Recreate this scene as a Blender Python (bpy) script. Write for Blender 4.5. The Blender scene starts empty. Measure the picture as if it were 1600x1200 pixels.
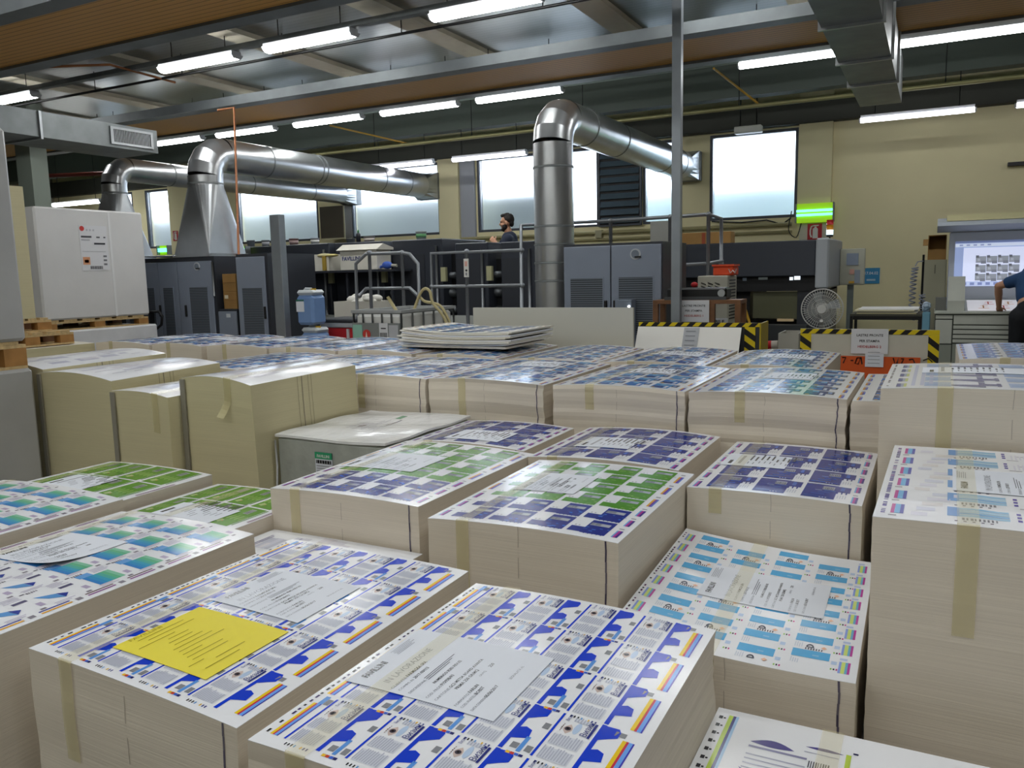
import bpy, math, random
from mathutils import Vector, Matrix
R = math.radians
PI = math.pi
random.seed(11)
scene = bpy.context.scene
col = scene.collection

# ------------------------------------------------------------------ materials
def lin(h):
    h = h.lstrip('#')
    v = [int(h[i:i+2], 16)/255 for i in (0, 2, 4)]
    return tuple(c/12.92 if c <= .04045 else ((c+.055)/1.055)**2.4 for c in v)
_m = {}
def mat(name, hexcol, rough=.5, metal=0., noise=.0, scale=8., bump=0., bscale=60., stretch=(1, 1, 1), emit=0., spec=.5, trans=0., alpha=1., ior=1.45, coat=0.):
    if name in _m: return _m[name]
    m = bpy.data.materials.new(name); m.use_nodes = True
    nt = m.node_tree; b = nt.nodes['Principled BSDF']
    c = lin(hexcol)
    b.inputs['Base Color'].default_value = (*c, 1)
    b.inputs['Roughness'].default_value = rough
    b.inputs['Metallic'].default_value = metal
    b.inputs['Specular IOR Level'].default_value = spec
    b.inputs['IOR'].default_value = ior
    b.inputs['Transmission Weight'].default_value = trans
    b.inputs['Alpha'].default_value = alpha
    b.inputs['Coat Weight'].default_value = coat
    if emit:
        b.inputs['Emission Color'].default_value = (*c, 1)
        b.inputs['Emission Strength'].default_value = emit
    if noise or bump:
        tc = nt.nodes.new('ShaderNodeTexCoord'); mp = nt.nodes.new('ShaderNodeMapping')
        mp.inputs['Scale'].default_value = stretch
        nt.links.new(tc.outputs['Object'], mp.inputs['Vector'])
    if noise:
        n = nt.nodes.new('ShaderNodeTexNoise'); n.inputs['Scale'].default_value = scale; n.inputs['Detail'].default_value = 4
        nt.links.new(mp.outputs['Vector'], n.inputs['Vector'])
        r = nt.nodes.new('ShaderNodeValToRGB')
        r.color_ramp.elements[0].position = .3; r.color_ramp.elements[1].position = .7
        r.color_ramp.elements[0].color = (*[x*(1-noise) for x in c], 1)
        r.color_ramp.elements[1].color = (*[min(1, x*(1+noise)) for x in c], 1)
        nt.links.new(n.outputs['Fac'], r.inputs['Fac']); nt.links.new(r.outputs['Color'], b.inputs['Base Color'])
    if bump:
        n2 = nt.nodes.new('ShaderNodeTexNoise'); n2.inputs['Scale'].default_value = bscale; n2.inputs['Detail'].default_value = 3
        nt.links.new(mp.outputs['Vector'], n2.inputs['Vector'])
        bp = nt.nodes.new('ShaderNodeBump'); bp.inputs['Strength'].default_value = bump; bp.inputs['Distance'].default_value = .01
        nt.links.new(n2.outputs['Fac'], bp.inputs['Height']); nt.links.new(bp.outputs['Normal'], b.inputs['Normal'])
    _m[name] = m
    return m
def striped(name, hexcol, dark, axis, freq, rough=.4, metal=0., width=.12):
    """thin dark grooves at a regular pitch along one axis"""
    m = mat(name, hexcol, rough, metal); nt = m.node_tree; b = nt.nodes['Principled BSDF']
    tc = nt.nodes.new('ShaderNodeTexCoord'); sp = nt.nodes.new('ShaderNodeSeparateXYZ')
    nt.links.new(tc.outputs['Object'], sp.inputs[0])
    mu = nt.nodes.new('ShaderNodeMath'); mu.operation = 'MULTIPLY'; mu.inputs[1].default_value = freq
    fr = nt.nodes.new('ShaderNodeMath'); fr.operation = 'FRACT'
    lt = nt.nodes.new('ShaderNodeMath'); lt.operation = 'LESS_THAN'; lt.inputs[1].default_value = width
    nt.links.new(sp.outputs[axis], mu.inputs[0]); nt.links.new(mu.outputs[0], fr.inputs[0]); nt.links.new(fr.outputs[0], lt.inputs[0])
    mx = nt.nodes.new('ShaderNodeMix'); mx.data_type = 'RGBA'
    mx.inputs['A'].default_value = (*lin(hexcol), 1); mx.inputs['B'].default_value = (*lin(dark), 1)
    nt.links.new(lt.outputs[0], mx.inputs['Factor']); nt.links.new(mx.outputs['Result'], b.inputs['Base Color'])
    return m
def ink(h):                                            # printed ink under a gloss varnish
    return mat('ink_'+h.lstrip('#'), h, .17, spec=.42)
def flat(h, rough=.6): return mat('paint_'+h.lstrip('#')+str(rough), h, rough, noise=.05, scale=5)

def layered(name, h, amt):
    m = mat(name, h, .75); nt = m.node_tree; b = nt.nodes['Principled BSDF']; c = lin(h)
    tc = nt.nodes.new('ShaderNodeTexCoord')
    def nz(sc, s, det):
        mp = nt.nodes.new('ShaderNodeMapping'); mp.inputs['Scale'].default_value = sc
        nt.links.new(tc.outputs['Object'], mp.inputs['Vector'])
        n = nt.nodes.new('ShaderNodeTexNoise'); n.inputs['Scale'].default_value = s; n.inputs['Detail'].default_value = det
        nt.links.new(mp.outputs['Vector'], n.inputs['Vector']); return n
    a = nz((1.2, 1.2, 150), 1.6, 3); k = nz((.8, .8, 9), 2., 2)
    ad = nt.nodes.new('ShaderNodeMath'); ad.operation = 'MULTIPLY_ADD'; ad.inputs[1].default_value = .35
    nt.links.new(k.outputs['Fac'], ad.inputs[0]); nt.links.new(a.outputs['Fac'], ad.inputs[2])
    r = nt.nodes.new('ShaderNodeValToRGB')
    r.color_ramp.elements[0].position = .42; r.color_ramp.elements[1].position = .92
    r.color_ramp.elements[0].color = (*[x*(1-amt) for x in c], 1); r.color_ramp.elements[1].color = (*[min(1, x*(1+amt*.6)) for x in c], 1)
    nt.links.new(ad.outputs[0], r.inputs['Fac']); nt.links.new(r.outputs['Color'], b.inputs['Base Color'])
    bp = nt.nodes.new('ShaderNodeBump'); bp.inputs['Strength'].default_value = .22; bp.inputs['Distance'].default_value = .003
    nt.links.new(a.outputs['Fac'], bp.inputs['Height']); nt.links.new(bp.outputs['Normal'], b.inputs['Normal'])
    return m
SIDE = layered('paper_edges', '#dad0c0', .07)
SIDE2 = layered('cream_paper_edges', '#cec59f', .06)
SIDE3 = layered('coarse_paper_edges', '#dad0c0', .22)
WHITE = mat('white_board', '#e9eaee', .17, spec=.42)
CREAM = mat('cream_board', '#e6e1d2', .4)
TAPE = mat('beige_tape_front', '#d8cd9c', .35, alpha=.5)
TAPET = mat('beige_tape_top', '#ece2b4', .3, alpha=.26)  # same tape strip, paler and clearer on top than down the front
WRAP = mat('stretch_film', '#d9dadd', .22, noise=.04, scale=6, bump=.5, bscale=9, spec=.6)
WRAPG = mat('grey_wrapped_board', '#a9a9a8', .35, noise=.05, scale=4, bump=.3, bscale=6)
WRAPD = mat('grey_film_side', '#a7aba4', .25, noise=.12, scale=9, bump=.6, bscale=12)
GALV = mat('galvanised_steel', '#a9acae', .36, .9, noise=.12, scale=3, stretch=(1, 1, 1))
GALVD = mat('dull_galvanised_steel', '#85898a', .5, .7, noise=.14, scale=4)
DUCT = mat('spiral_duct_steel', '#b9bbbd', .3, .88, noise=.10, scale=2.5)
DARK = mat('press_charcoal', '#31343b', .42, noise=.06, scale=2)
DARKER = mat('press_black', '#17181b', .5)
BLK = mat('black_plastic', '#141416', .4)
BGREY = mat('blue_grey_enamel', '#8a93a3', .42, noise=.04, scale=2)
MESH = striped('perforated_grille', '#6b737d', '#3a3f46', 'Z', 45, .6, .0, .5)
PIPE = mat('grey_tube', '#8b8f94', .38, .5, noise=.05)
WOOD = mat('pallet_wood', '#c9ad7d', .7, noise=.18, scale=6, stretch=(1, 6, 6))
WOODD = mat('brown_wood', '#7d5638', .6, noise=.2, scale=8)
CARD = mat('cardboard', '#a07a45', .75, noise=.08, scale=5)
PLASTW = mat('white_plastic', '#dcdcd6', .4)
CONSOLE = mat('console_grey', '#b9bcb2', .5, noise=.03)
TUBE = mat('lamp_tube', '#f5f7f6', .4, emit=28.)
COPPER = mat('copper_pipe', '#8a5a3c', .45, .6, noise=.1)
RED = flat('#c0242b', .5)

# ------------------------------------------------------------------ mesh builder
def worldloc(o):
    v = Vector((0, 0, 0))
    while o is not None:
        v += o.location; o = o.parent
    return v
class MB:
    def __init__(s): s.v = []; s.f = []; s.mi = []; s.mats = []; s.smooth = []
    def slot(s, m):
        if m is None: return 0
        if m not in s.mats: s.mats.append(m)
        return s.mats.index(m)
    def add(s, vs, fs, m=None, smooth=False):
        k = len(s.v); i = s.slot(m)
        s.v += [tuple(p) for p in vs]
        for f in fs: s.f.append([a+k for a in f]); s.mi.append(i); s.smooth.append(smooth)
        return s
    def box(s, a, b, m=None, bev=0.):
        x0, y0, z0 = [min(p, q) for p, q in zip(a, b)]; x1, y1, z1 = [max(p, q) for p, q in zip(a, b)]
        if bev:
            bev = min(bev, (x1-x0)*.45, (y1-y0)*.45, (z1-z0)*.45)
            rings = [(z0, bev), (z0+bev, 0), (z1-bev, 0), (z1, bev)]; vs = []
            for z, i in rings:
                for (x, y) in ((x0+i+0*bev, y0+bev), (x0+bev, y0+i), (x1-bev, y0+i), (x1-i, y0+bev), (x1-i, y1-bev), (x1-bev, y1-i), (x0+bev, y1-i), (x0+i, y1-bev)):
                    vs.append((x, y, z))
            fs = [[7, 6, 5, 4, 3, 2, 1, 0], [24, 25, 26, 27, 28, 29, 30, 31]]
            for r in range(3):
                for i in range(8): fs.append([r*8+i, r*8+(i+1) % 8, r*8+8+(i+1) % 8, r*8+8+i])
            return s.add(vs, fs, m)
        vs = [(x0, y0, z0), (x1, y0, z0), (x1, y1, z0), (x0, y1, z0), (x0, y0, z1), (x1, y0, z1), (x1, y1, z1), (x0, y1, z1)]
        return s.add(vs, [[3, 2, 1, 0], [4, 5, 6, 7], [0, 1, 5, 4], [1, 2, 6, 5], [2, 3, 7, 6], [3, 0, 4, 7]], m)
    def prism(s, poly, axis, a, b, m=None):
        """extrude a 2-D outline along axis ('x','y','z') from a to b"""
        n = len(poly)
        def P(p, t): return (t, p[0], p[1]) if axis == 'x' else ((p[0], t, p[1]) if axis == 'y' else (p[0], p[1], t))
        vs = [P(p, a) for p in poly]+[P(p, b) for p in poly]
        fs = [list(range(n))[::-1], list(range(n, 2*n))]+[[i, (i+1) % n, n+(i+1) % n, n+i] for i in range(n)]
        return s.add(vs, fs, m)
    def tube(s, pts, r, n=10, m=None, caps=True, smooth=True):
        pts = [Vector(p) for p in pts]; rs = r if isinstance(r, (list, tuple)) else [r]*len(pts)
        vs = []; up = None
        for i, p in enumerate(pts):
            d = ((pts[min(i+1, len(pts)-1)]-p).normalized()+(p-pts[max(i-1, 0)]).normalized())
            if d.length < 1e-6: d = Vector((0, 0, 1))
            d.normalize()
            if up is None:
                up = Vector((0, 0, 1)) if abs(d.z) < .9 else Vector((1, 0, 0))
            x = d.cross(up)
            if x.length < 1e-4: x = d.orthogonal()
            x.normalize(); y = x.cross(d).normalized(); up = y
            for k in range(n):
                a = 2*PI*k/n; vs.append(p+(x*math.cos(a)+y*math.sin(a))*rs[i])
        fs = []
        for i in range(len(pts)-1):
            for k in range(n): fs.append([i*n+k, i*n+(k+1) % n, (i+1)*n+(k+1) % n, (i+1)*n+k])
        s.add(vs, fs, m, smooth)
        if caps:
            k = len(s.v)-len(vs); i = s.slot(m)
            s.f.append([k+j for j in range(n)]); s.mi.append(i); s.smooth.append(False)
            b = k+(len(pts)-1)*n; s.f.append([b+j for j in range(n)][::-1]); s.mi.append(i); s.smooth.append(False)
        return s
    def lathe(s, c, prof, n=20, m=None, smooth=True):
        """prof: list of (radius, z) above point c"""
        vs = []
        for r, z in prof:
            for k in range(n):
                a = 2*PI*k/n; vs.append((c[0]+r*math.cos(a), c[1]+r*math.sin(a), c[2]+z))
        fs = [[i*n+k, i*n+(k+1) % n, (i+1)*n+(k+1) % n, (i+1)*n+k] for i in range(len(prof)-1) for k in range(n)]
        s.add(vs, fs, m, smooth)
        k = len(s.v)-len(vs); i = s.slot(m)
        s.f.append([k+j for j in range(n)][::-1]); s.mi.append(i); s.smooth.append(False)
        b = k+(len(prof)-1)*n; s.f.append([b+j for j in range(n)]); s.mi.append(i); s.smooth.append(False)
        return s
    def ball(s, c, r, m=None, nu=12, nv=8):
        rr = r if isinstance(r, (list, tuple)) else (r, r, r); vs = []; fs = []
        for j in range(nv+1):
            t = PI*j/nv
            for i in range(nu):
                a = 2*PI*i/nu
                vs.append((c[0]+rr[0]*math.sin(t)*math.cos(a), c[1]+rr[1]*math.sin(t)*math.sin(a), c[2]+rr[2]*math.cos(t)))
        for j in range(nv):
            for i in range(nu): fs.append([j*nu+i, (j+1)*nu+i, (j+1)*nu+(i+1) % nu, j*nu+(i+1) % nu])
        return s.add(vs, fs, m, True)
    def build(s, name, parent=None, m=None, local=False, loc=(0, 0, 0), rot=0.):
        me = bpy.data.meshes.new(name)
        off = Vector((0, 0, 0)) if local or parent is None else worldloc(parent)
        if parent is None: off = Vector(loc) if not local else Vector((0, 0, 0))
        me.from_pydata([tuple(Vector(p)-off) for p in s.v], [], s.f)
        for mm in ([m] if not s.mats else s.mats): me.materials.append(mm)
        if s.mats: me.polygons.foreach_set('material_index', s.mi)
        me.polygons.foreach_set('use_smooth', s.smooth)
        me.update()
        o = bpy.data.objects.new(name, me); col.objects.link(o)
        if parent is not None: o.parent = parent
        else: o.location = loc; o.rotation_euler.z = rot
        return o
def tag(o, label=None, cat=None, group=None, kind=None):
    if label: o['label'] = label
    if cat: o['category'] = cat
    if group: o['group'] = group
    if kind: o['kind'] = kind
    return o
def thing(name, loc, label, cat, group=None, rot=0.):
    o = bpy.data.objects.new(name, None); col.objects.link(o)
    o.location = loc; o.rotation_euler.z = rot; o.empty_display_size = .1
    return tag(o, label, cat, group)
def struct(o, label=None): return tag(o, label, None, None, 'structure')

# lettering -> polygons
_txt = {}
def letters(s, bold=0.):
    k = (s, bold)
    if k in _txt: return _txt[k]
    cu = bpy.data.curves.new('t', 'FONT'); cu.body = s; cu.size = 1; cu.offset = bold; cu.resolution_u = 2
    o = bpy.data.objects.new('t', cu); col.objects.link(o)
    dg = bpy.context.evaluated_depsgraph_get()
    me = o.evaluated_get(dg).to_mesh()
    vs = [(v.co.x, v.co.y) for v in me.vertices]; fs = [list(p.vertices) for p in me.polygons]
    w = max([v[0] for v in vs] or [1])
    o.evaluated_get(dg).to_mesh_clear(); bpy.data.objects.remove(o); bpy.data.curves.remove(cu)
    _txt[k] = (vs, fs, w)
    return _txt[k]
def wtext(mb, s, origin, right, up, size, m, width=None, bold=.0, center=False):
    """lettering on any plane: origin = baseline start"""
    vs, fs, w = letters(s, bold); o = Vector(origin); r = Vector(right).normalized(); u = Vector(up).normalized()
    sx = size if width is None else width/w
    if center: o = o-r*(w*sx/2)
    mb.add([o+r*(x*sx)+u*(y*size) for x, y in vs], fs, m)

# ------------------------------------------------------------------ printed sheets
class Sheet:
    """a warped sheet (u across, v into depth, metres) carrying flat print"""
    def __init__(s, H): s.H = H; s.mb = MB()
    def z(s, x, y, l): return s.H(x, y)+.0006*l
    def rect(s, x0, y0, x1, y1, c, l=1):
        m = c if not isinstance(c, str) else ink(c)
        nx = max(1, int(math.ceil(abs(x1-x0)/.06))); ny = max(1, int(math.ceil(abs(y1-y0)/.06)))
        vs = [(x0+(x1-x0)*i/nx, y0+(y1-y0)*j/ny) for j in range(ny+1) for i in range(nx+1)]
        fs = [[j*(nx+1)+i, j*(nx+1)+i+1, (j+1)*(nx+1)+i+1, (j+1)*(nx+1)+i] for j in range(ny) for i in range(nx)]
        s.mb.add([(x, y, s.z(x, y, l)) for x, y in vs], fs, m)
    def poly(s, pts, c, l=1):
        a = sum(pts[i][0]*pts[(i+1) % len(pts)][1]-pts[(i+1) % len(pts)][0]*pts[i][1] for i in range(len(pts)))
        if a < 0: pts = pts[::-1]
        s.mb.add([(x, y, s.z(x, y, l)) for x, y in pts], [list(range(len(pts)))], ink(c))
    def text(s, t, x, y, size, c, l=2, bold=0., width=None):
        """reads into the depth (+y), letter tops towards -x"""
        vs, fs, w = letters(t, bold); k = size if width is None else width/w
        pts = [(x-b*size, y+a*k) for a, b in vs]
        s.mb.add([(p, q, s.z(p, q, l)) for p, q in pts], fs, ink(c))
    def lines(s, x0, x1, y0, y1, n, c, l=1, rag=.3, fill=.45):
        """small print: n thin lines running along y, stacked along x"""
        p = (x1-x0)/n
        for i in range(n):
            s.rect(x0+i*p, y0+random.random()*rag*(y1-y0)*.3, x0+i*p+p*fill, y1-random.random()*rag*(y1-y0), c, l)
    def code(s, x0, y0, x1, y1, along='y', c='#5b5d63', l=2, n=7):
        for i in range(n):
            t = i/n; k = (.35+.4*random.random())/n
            if along == 'y': s.rect(x0, y0+(y1-y0)*t, x1, y0+(y1-y0)*(t+k), c, l)
            else: s.rect(x0+(x1-x0)*t, y0, x0+(x1-x0)*(t+k), y1, c, l)
def slab(H, w, d, t, m, step=.05, x0=0., y0=0.):
    """thin warped sheet of thickness t lying on H"""
    mb = MB(); nx = max(2, int(w/step)); ny = max(2, int(d/step)); vs = []
    for k in (0, 1):
        for j in range(ny+1):
            for i in range(nx+1):
                x = x0+w*i/nx; y = y0+d*j/ny; vs.append((x, y, H(x, y)-(0 if k else t)))
    q = (nx+1)*(ny+1); fs = []
    for j in range(ny):
        for i in range(nx):
            a = j*(nx+1)+i
            fs.append([q+a, q+a+1, q+a+nx+2, q+a+nx+1]); fs.append([a+nx+1, a+nx+2, a+1, a])
    ring = [i for i in range(nx+1)]+[(j+1)*(nx+1)+nx for j in range(ny)]+[ny*(nx+1)+i for i in range(nx-1, -1, -1)]+[j*(nx+1) for j in range(ny-1, 0, -1)]
    mb.add(vs, fs, m, True)
    rv = [vs[a] for a in ring]+[vs[q+a] for a in ring]; n = len(ring)
    mb.add(rv, [[i, (i+1) % n, n+(i+1) % n, n+i] for i in range(n)], m)
    return mb
# ------------------------------------------------------------------ artwork on the sheets
def strips(S, x0, x1, y0, y1, cols):
    k = (x1-x0)/sum(c[1] for c in cols); x = x0
    for c, wd in cols:
        if c: S.rect(x, y0, x+wd*k, y1, c)
        x += wd*k
def dashes(S, x, y0, y1, cols, n=40, wd=.006):
    p = (y1-y0)/n
    for i in range(n):
        if random.random() < .75: S.rect(x, y0+i*p, x+wd, y0+(i+.35+.4*random.random())*p, random.choice(cols))
def eye(S, x, y, s):
    """a drawn eye; reads into the depth"""
    n = 14; pts = [(x-.30*s*math.sin(PI*i/n), y+s*i/n) for i in range(n+1)]+[(x+.24*s*math.sin(PI*i/n), y+s*(1-i/n)) for i in range(1, n)]
    S.poly(pts, '#cdb9b2', 1)
    S.poly([(x-.03*s+.2*s*math.cos(a*PI/5), y+.5*s+.2*s*math.sin(a*PI/5)) for a in range(10)], '#4a4450', 2)
    S.poly([(x-.03*s+.09*s*math.cos(a*PI/4), y+.5*s+.09*s*math.sin(a*PI/4)) for a in range(8)], '#131217', 3)
    for i in range(5): S.rect(x-.44*s+.02*s*abs(i-2), y+(.12+.17*i)*s, x-.36*s, y+(.24+.17*i)*s, '#6d5650', 2)
def art_eyes(S, w, d):
    B = '#0d3ccb'; LB = '#5c96de'; G = '#87898f'; T = '#b4b8c8'; px = (w-.10)/4; py = (d-.04)/5
    for r in range(5):
        y = .03+r*py
        q = py*.76
        for x0, x1 in ((w-.048, w-.022), (.026, .048)):
            strips(S, x0, x1, y+.04*py, y+.04*py+q, (('#e8c41a', 5), ('#c22f45', 3), ('#6da2ea', 5), ('#3a36b0', 2)))
        S.rect(w-.07, y+.84*py, w-.046, y+.93*py, G); S.rect(.05, y+.80*py, .064, y+.93*py, G); S.rect(.036, y+.76*py, .049, y+.98*py, LB)
        for c in range(4):
            x = .066+c*px
            def q4(a0, b0, a1, b1, colr, l=1): S.rect(x+b0*px, y+a0*py, x+b1*px, y+a1*py, colr, l)
            q4(.03, 0, .97, .035, B)
            for (a0, a1, b0, b1, n) in ((.04, .30, .08, .49, 11), (.33, .58, .08, .49, 11), (.86, .97, .20, .49, 7)):
                S.rect(x+b0*px, y+a0*py, x+b1*px, y+(a1-.03)*py, '#d6d9e3'); S.lines(x+b0*px, x+b1*px, y+a0*py, y+a1*py, n, T, 2)
            eye(S, x+.20*px, y+.59*py, .2*py)
            S.poly([(x+(.305+.045*math.sin(k*PI/6))*px, y+(.74+.12*math.cos(k*PI/6))*py) for k in range(12)], '#b7cbe6', 1)
            S.text('Визин', x+.475*px, y+.62*py, .13*px, '#26307f', 3, .0, .31*py)
            S.rect(x+.485*px, y+.62*py, x+.52*px, y+.93*py, '#26307f', 2)
            S.text('Визин', x+.14*px, y+.83*py, .07*px, '#39438f', 3, .0, .14*py)
            q4(0, .56, .98, .625, B)
            def pl(pts, colr, l=1): S.poly([(x+b*px, y+a*py) for a, b in pts], colr, l)
            pl([(.22, .62), (.46, .62), (.50, .70), (.46, .80), (.30, .83), (.26, .72)], B)
            pl([(.66, .62), (.97, .62), (.98, .80), (.92, .84), (.80, .84), (.74, .74)], B)
            if c < 3:
                q4(.02, .80, .33, .86, LB); q4(.06, .69, .17, .79, G); q4(.06, .89, .18, .98, G); q4(.56, .88, .68, .97, G)
            for i, cc in enumerate(('#e8b92f', '#c8452f', '#3f66cf', '#2b2f6e') if c < 3 else ()): q4(-.055, .70+.06*i, -.01, .755+.06*i, cc)
            for i, cc in enumerate(('#27272c', '#27272c', '#27272c', '#5b9bd5', '#c8432f', '#e8b92f', '#27307f', '#27307f')):
                if i != 4: q4(-.065, .10+.05*i, -.02, .122+.05*i, cc)
    dashes(S, .012, .04, d-.03, ('#23242a', '#33235c', '#23242a'), 46, .006)
def navy_cell(S, x, y, px, py, dens=1):
    N = '#24338c'; L = '#3a66c2'
    S.rect(x, y, x+.66*px, y+.93*py, N); S.rect(x+.66*px, y+.52*py, x+.92*px, y+.90*py, N)
    for i in range(4): S.rect(x+(.05+.12*i)*px, y+(.12+.13*i)*py, x+(.34+.1*i)*px, y+(.155+.13*i)*py, random.choice((L, '#3554a8', '#4f7cc8')), 2)
    S.rect(x+.02*px, y+.06*py, x+.6*px, y+.10*py, '#33509f', 2)
    S.rect(x+.36*px, y+.58*py, x+.60*px, y+.80*py, '#a9abb5', 2); S.code(x+.37*px, y+.60*py, x+.59*px, y+.74*py, 'x', '#6f7280', 3, 6)
    S.rect(x+.22*px, y+.50*py, x+.36*px, y+.53*py, '#9fb0d8', 2)
    S.rect(x+.72*px, y+.60*py, x+.80*px, y+.84*py, '#4769bd', 2)
    for i in range(3): S.rect(x+(.66+.09*i)*px, y+.40*py, x+(.69+.09*i)*px, y+.52*py, N)
    S.lines(x+.70*px, x+.9*px, y+.1*py, y+.34*py, 4, '#c4c7d6')
    for i in range(3): S.rect(x+(.36+.06*i)*px, y+.04*py, x+(.39+.06*i)*px, y+.075*py, '#d6dcf0', 3)
def margin_marks(S, w, d, n, y0=0., y1=None, warm=False):
    y1 = d if y1 is None else y1; p = (y1-y0)/n
    for i in range(n):
        y = y0+i*p
        for x0 in (w-.042, .018):
            strips(S, x0, x0+.022, y+.1*p, y+.66*p, (('#e0a53a', 3), ('#7a4a9c', 3), ('#5a7fd0', 2)) if warm else (('#6fa9de', 2), ('#b03a96', 3), ('#4a2f86', 3)))
            S.rect(x0, y+.78*p, x0+.018, y+.86*p, '#9a9aa2')
def art_navy(S, w, d):
    px = (w-.11)/3; py = (d-.05)/4
    for r in range(4):
        for c in range(3): navy_cell(S, .07+c*px, .03+r*py, px, py)
    margin_marks(S, w, d, 6)
def art_green_navy(S, w, d):
    px = (w-.12)/4; py = (d-.05)/6
    for r in range(6):
        green = r >= 2
        A, L = ('#4f8f22', '#86b552') if green else ('#1b2a88', '#3f74d6')
        for c in range(4):
            x = .075+c*px; y = .03+r*py
            S.rect(x+.30*px, y+.05*py, x+.88*px, y+.97*py, A); S.rect(x-.02*px, y+.08*py, x+.30*px, y+.42*py, A)
            S.rect(x+.34*px, y+.60*py, x+.80*px, y+.78*py, '#b5b9c2', 2); S.code(x+.35*px, y+.62*py, x+.6*px, y+.76*py, 'x', '#6d717c', 3, 7)
            for i in range(6):
                a = random.random()*.45; b = .28+random.random()*.55
                S.rect(x+b*px, y+(.08+a)*py, x+(b+.05+.08*random.random())*px, y+(.10+a+.05*random.random())*py, L, 2)
            for i in range(5): S.rect(x+(.4+.1*i)*px, y+.01*py, x+(.42+.1*i)*px, y+.05*py, A)
            S.lines(x+.02*px, x+.2*px, y+.46*py, y+.56*py, 2, '#b5b3bd')
    margin_marks(S, w, d, 3, .03, .42*d); margin_marks(S, w, d, 3, .42*d, d-.02, True)
def art_green(S, w, d):
    px = (w-.06)/4; py = (d-.03)/2; A = '#5b9228'; L = '#8fb65a'
    for r in range(2):
        for c in range(4):
            x = .035+c*px; y = .02+r*py
            S.rect(x+.02*px, y+.02*py, x+.82*px, y+.97*py, A); S.rect(x+.85*px, y+.10*py, x+.90*px, y+.96*py, A)
            for i in range(5):
                b = .05+.16*i; S.poly([(x+b*px, y+.36*py), (x+(b+.07)*px, y+.30*py), (x+(b+.13)*px, y+.50*py), (x+(b+.08)*px, y+.55*py)], L, 2)
            S.rect(x+.36*px, y+.64*py, x+.56*px, y+.88*py, '#b4bab0', 2); S.code(x+.38*px, y+.66*py, x+.54*px, y+.86*py, 'y', '#747a74', 3, 6)
            S.poly([(x+.12*px, y+.16*py), (x+.30*px, y+.12*py), (x+.36*px, y+.24*py), (x+.18*px, y+.28*py)], '#a9c07c', 2)
            S.rect(x+.34*px, y+.17*py, x+.38*px, y+.2*py, '#c9743a', 3)
    S.rect(w-.018, .1, w-.012, d*.6, '#7a6a7c'); S.rect(w-.010, .1, w-.006, d*.6, '#b78aa0')
def art_teal(S, w, d):
    px = (w-.10)/4; py = .145; rows = int((d-.05)/py)
    for r in range(rows):
        y = d-.03-(r+1)*py
        for c in range(4):
            x = .06+c*px
            if r < rows-2:
                for i, cc in enumerate(('#3f83c6', '#3f92c4', '#46a0bd', '#58ac9f', '#66b48c', '#86c2a4')):
                    S.rect(x+.30*px, y+(.18+.105*i)*py, x+.86*px, y+(.285+.105*i)*py, cc)
                S.rect(x+.10*px, y+.14*py, x+.30*px, y+.46*py, '#6fa4dc', 1)
            else:
                S.poly([(x+.35*px, y+.05*py), (x+.62*px, y+.20*py), (x+.80*px, y+.45*py), (x+.52*px, y+.42*py)], '#5f97d2', 1)
                S.poly([(x+.52*px, y+.42*py), (x+.80*px, y+.45*py), (x+.66*px, y+.60*py)], '#2f3f97', 2)
                S.rect(x+.30*px, y+.62*py, x+.40*px, y+.92*py, '#5d5a78')
            S.lines(x+.02*px, x+.26*px, y+.52*py, y+.94*py, 4, '#c3bdd2'); S.lines(x+.88*px, x+1.0*px, y+.1*py, y+.6*py, 2, '#c3bdd2')
            S.rect(x+.62*px, y+.90*py, x+.80*px, y+1.02*py, '#b6aac6'); S.code(x+.04*px, y+.10*py, x+.11*px, y+.36*py, 'y', '#77707f', 2, 5)
            S.rect(x+.90*px, y+.80*py, x+.97*px, y+.92*py, '#8c8690'); S.rect(x+.02*px, y+.98*py, x+.06*px, y+1.08*py, '#57515e')
    for i in range(rows):
        y = .03+i*py
        for x0 in (w-.040, .014):
            S.rect(x0, y+.05*py, x0+.006, y+.7*py, '#6a4a55' if i > 1 else '#3c3f9a'); S.rect(x0+.012, y+.05*py, x0+.020, y+.7*py, '#9a6aa0' if i > 1 else '#e0a53a')
        S.rect(w-.036, y+.80*py, w-.018, y+.93*py, '#8b8791')
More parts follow.
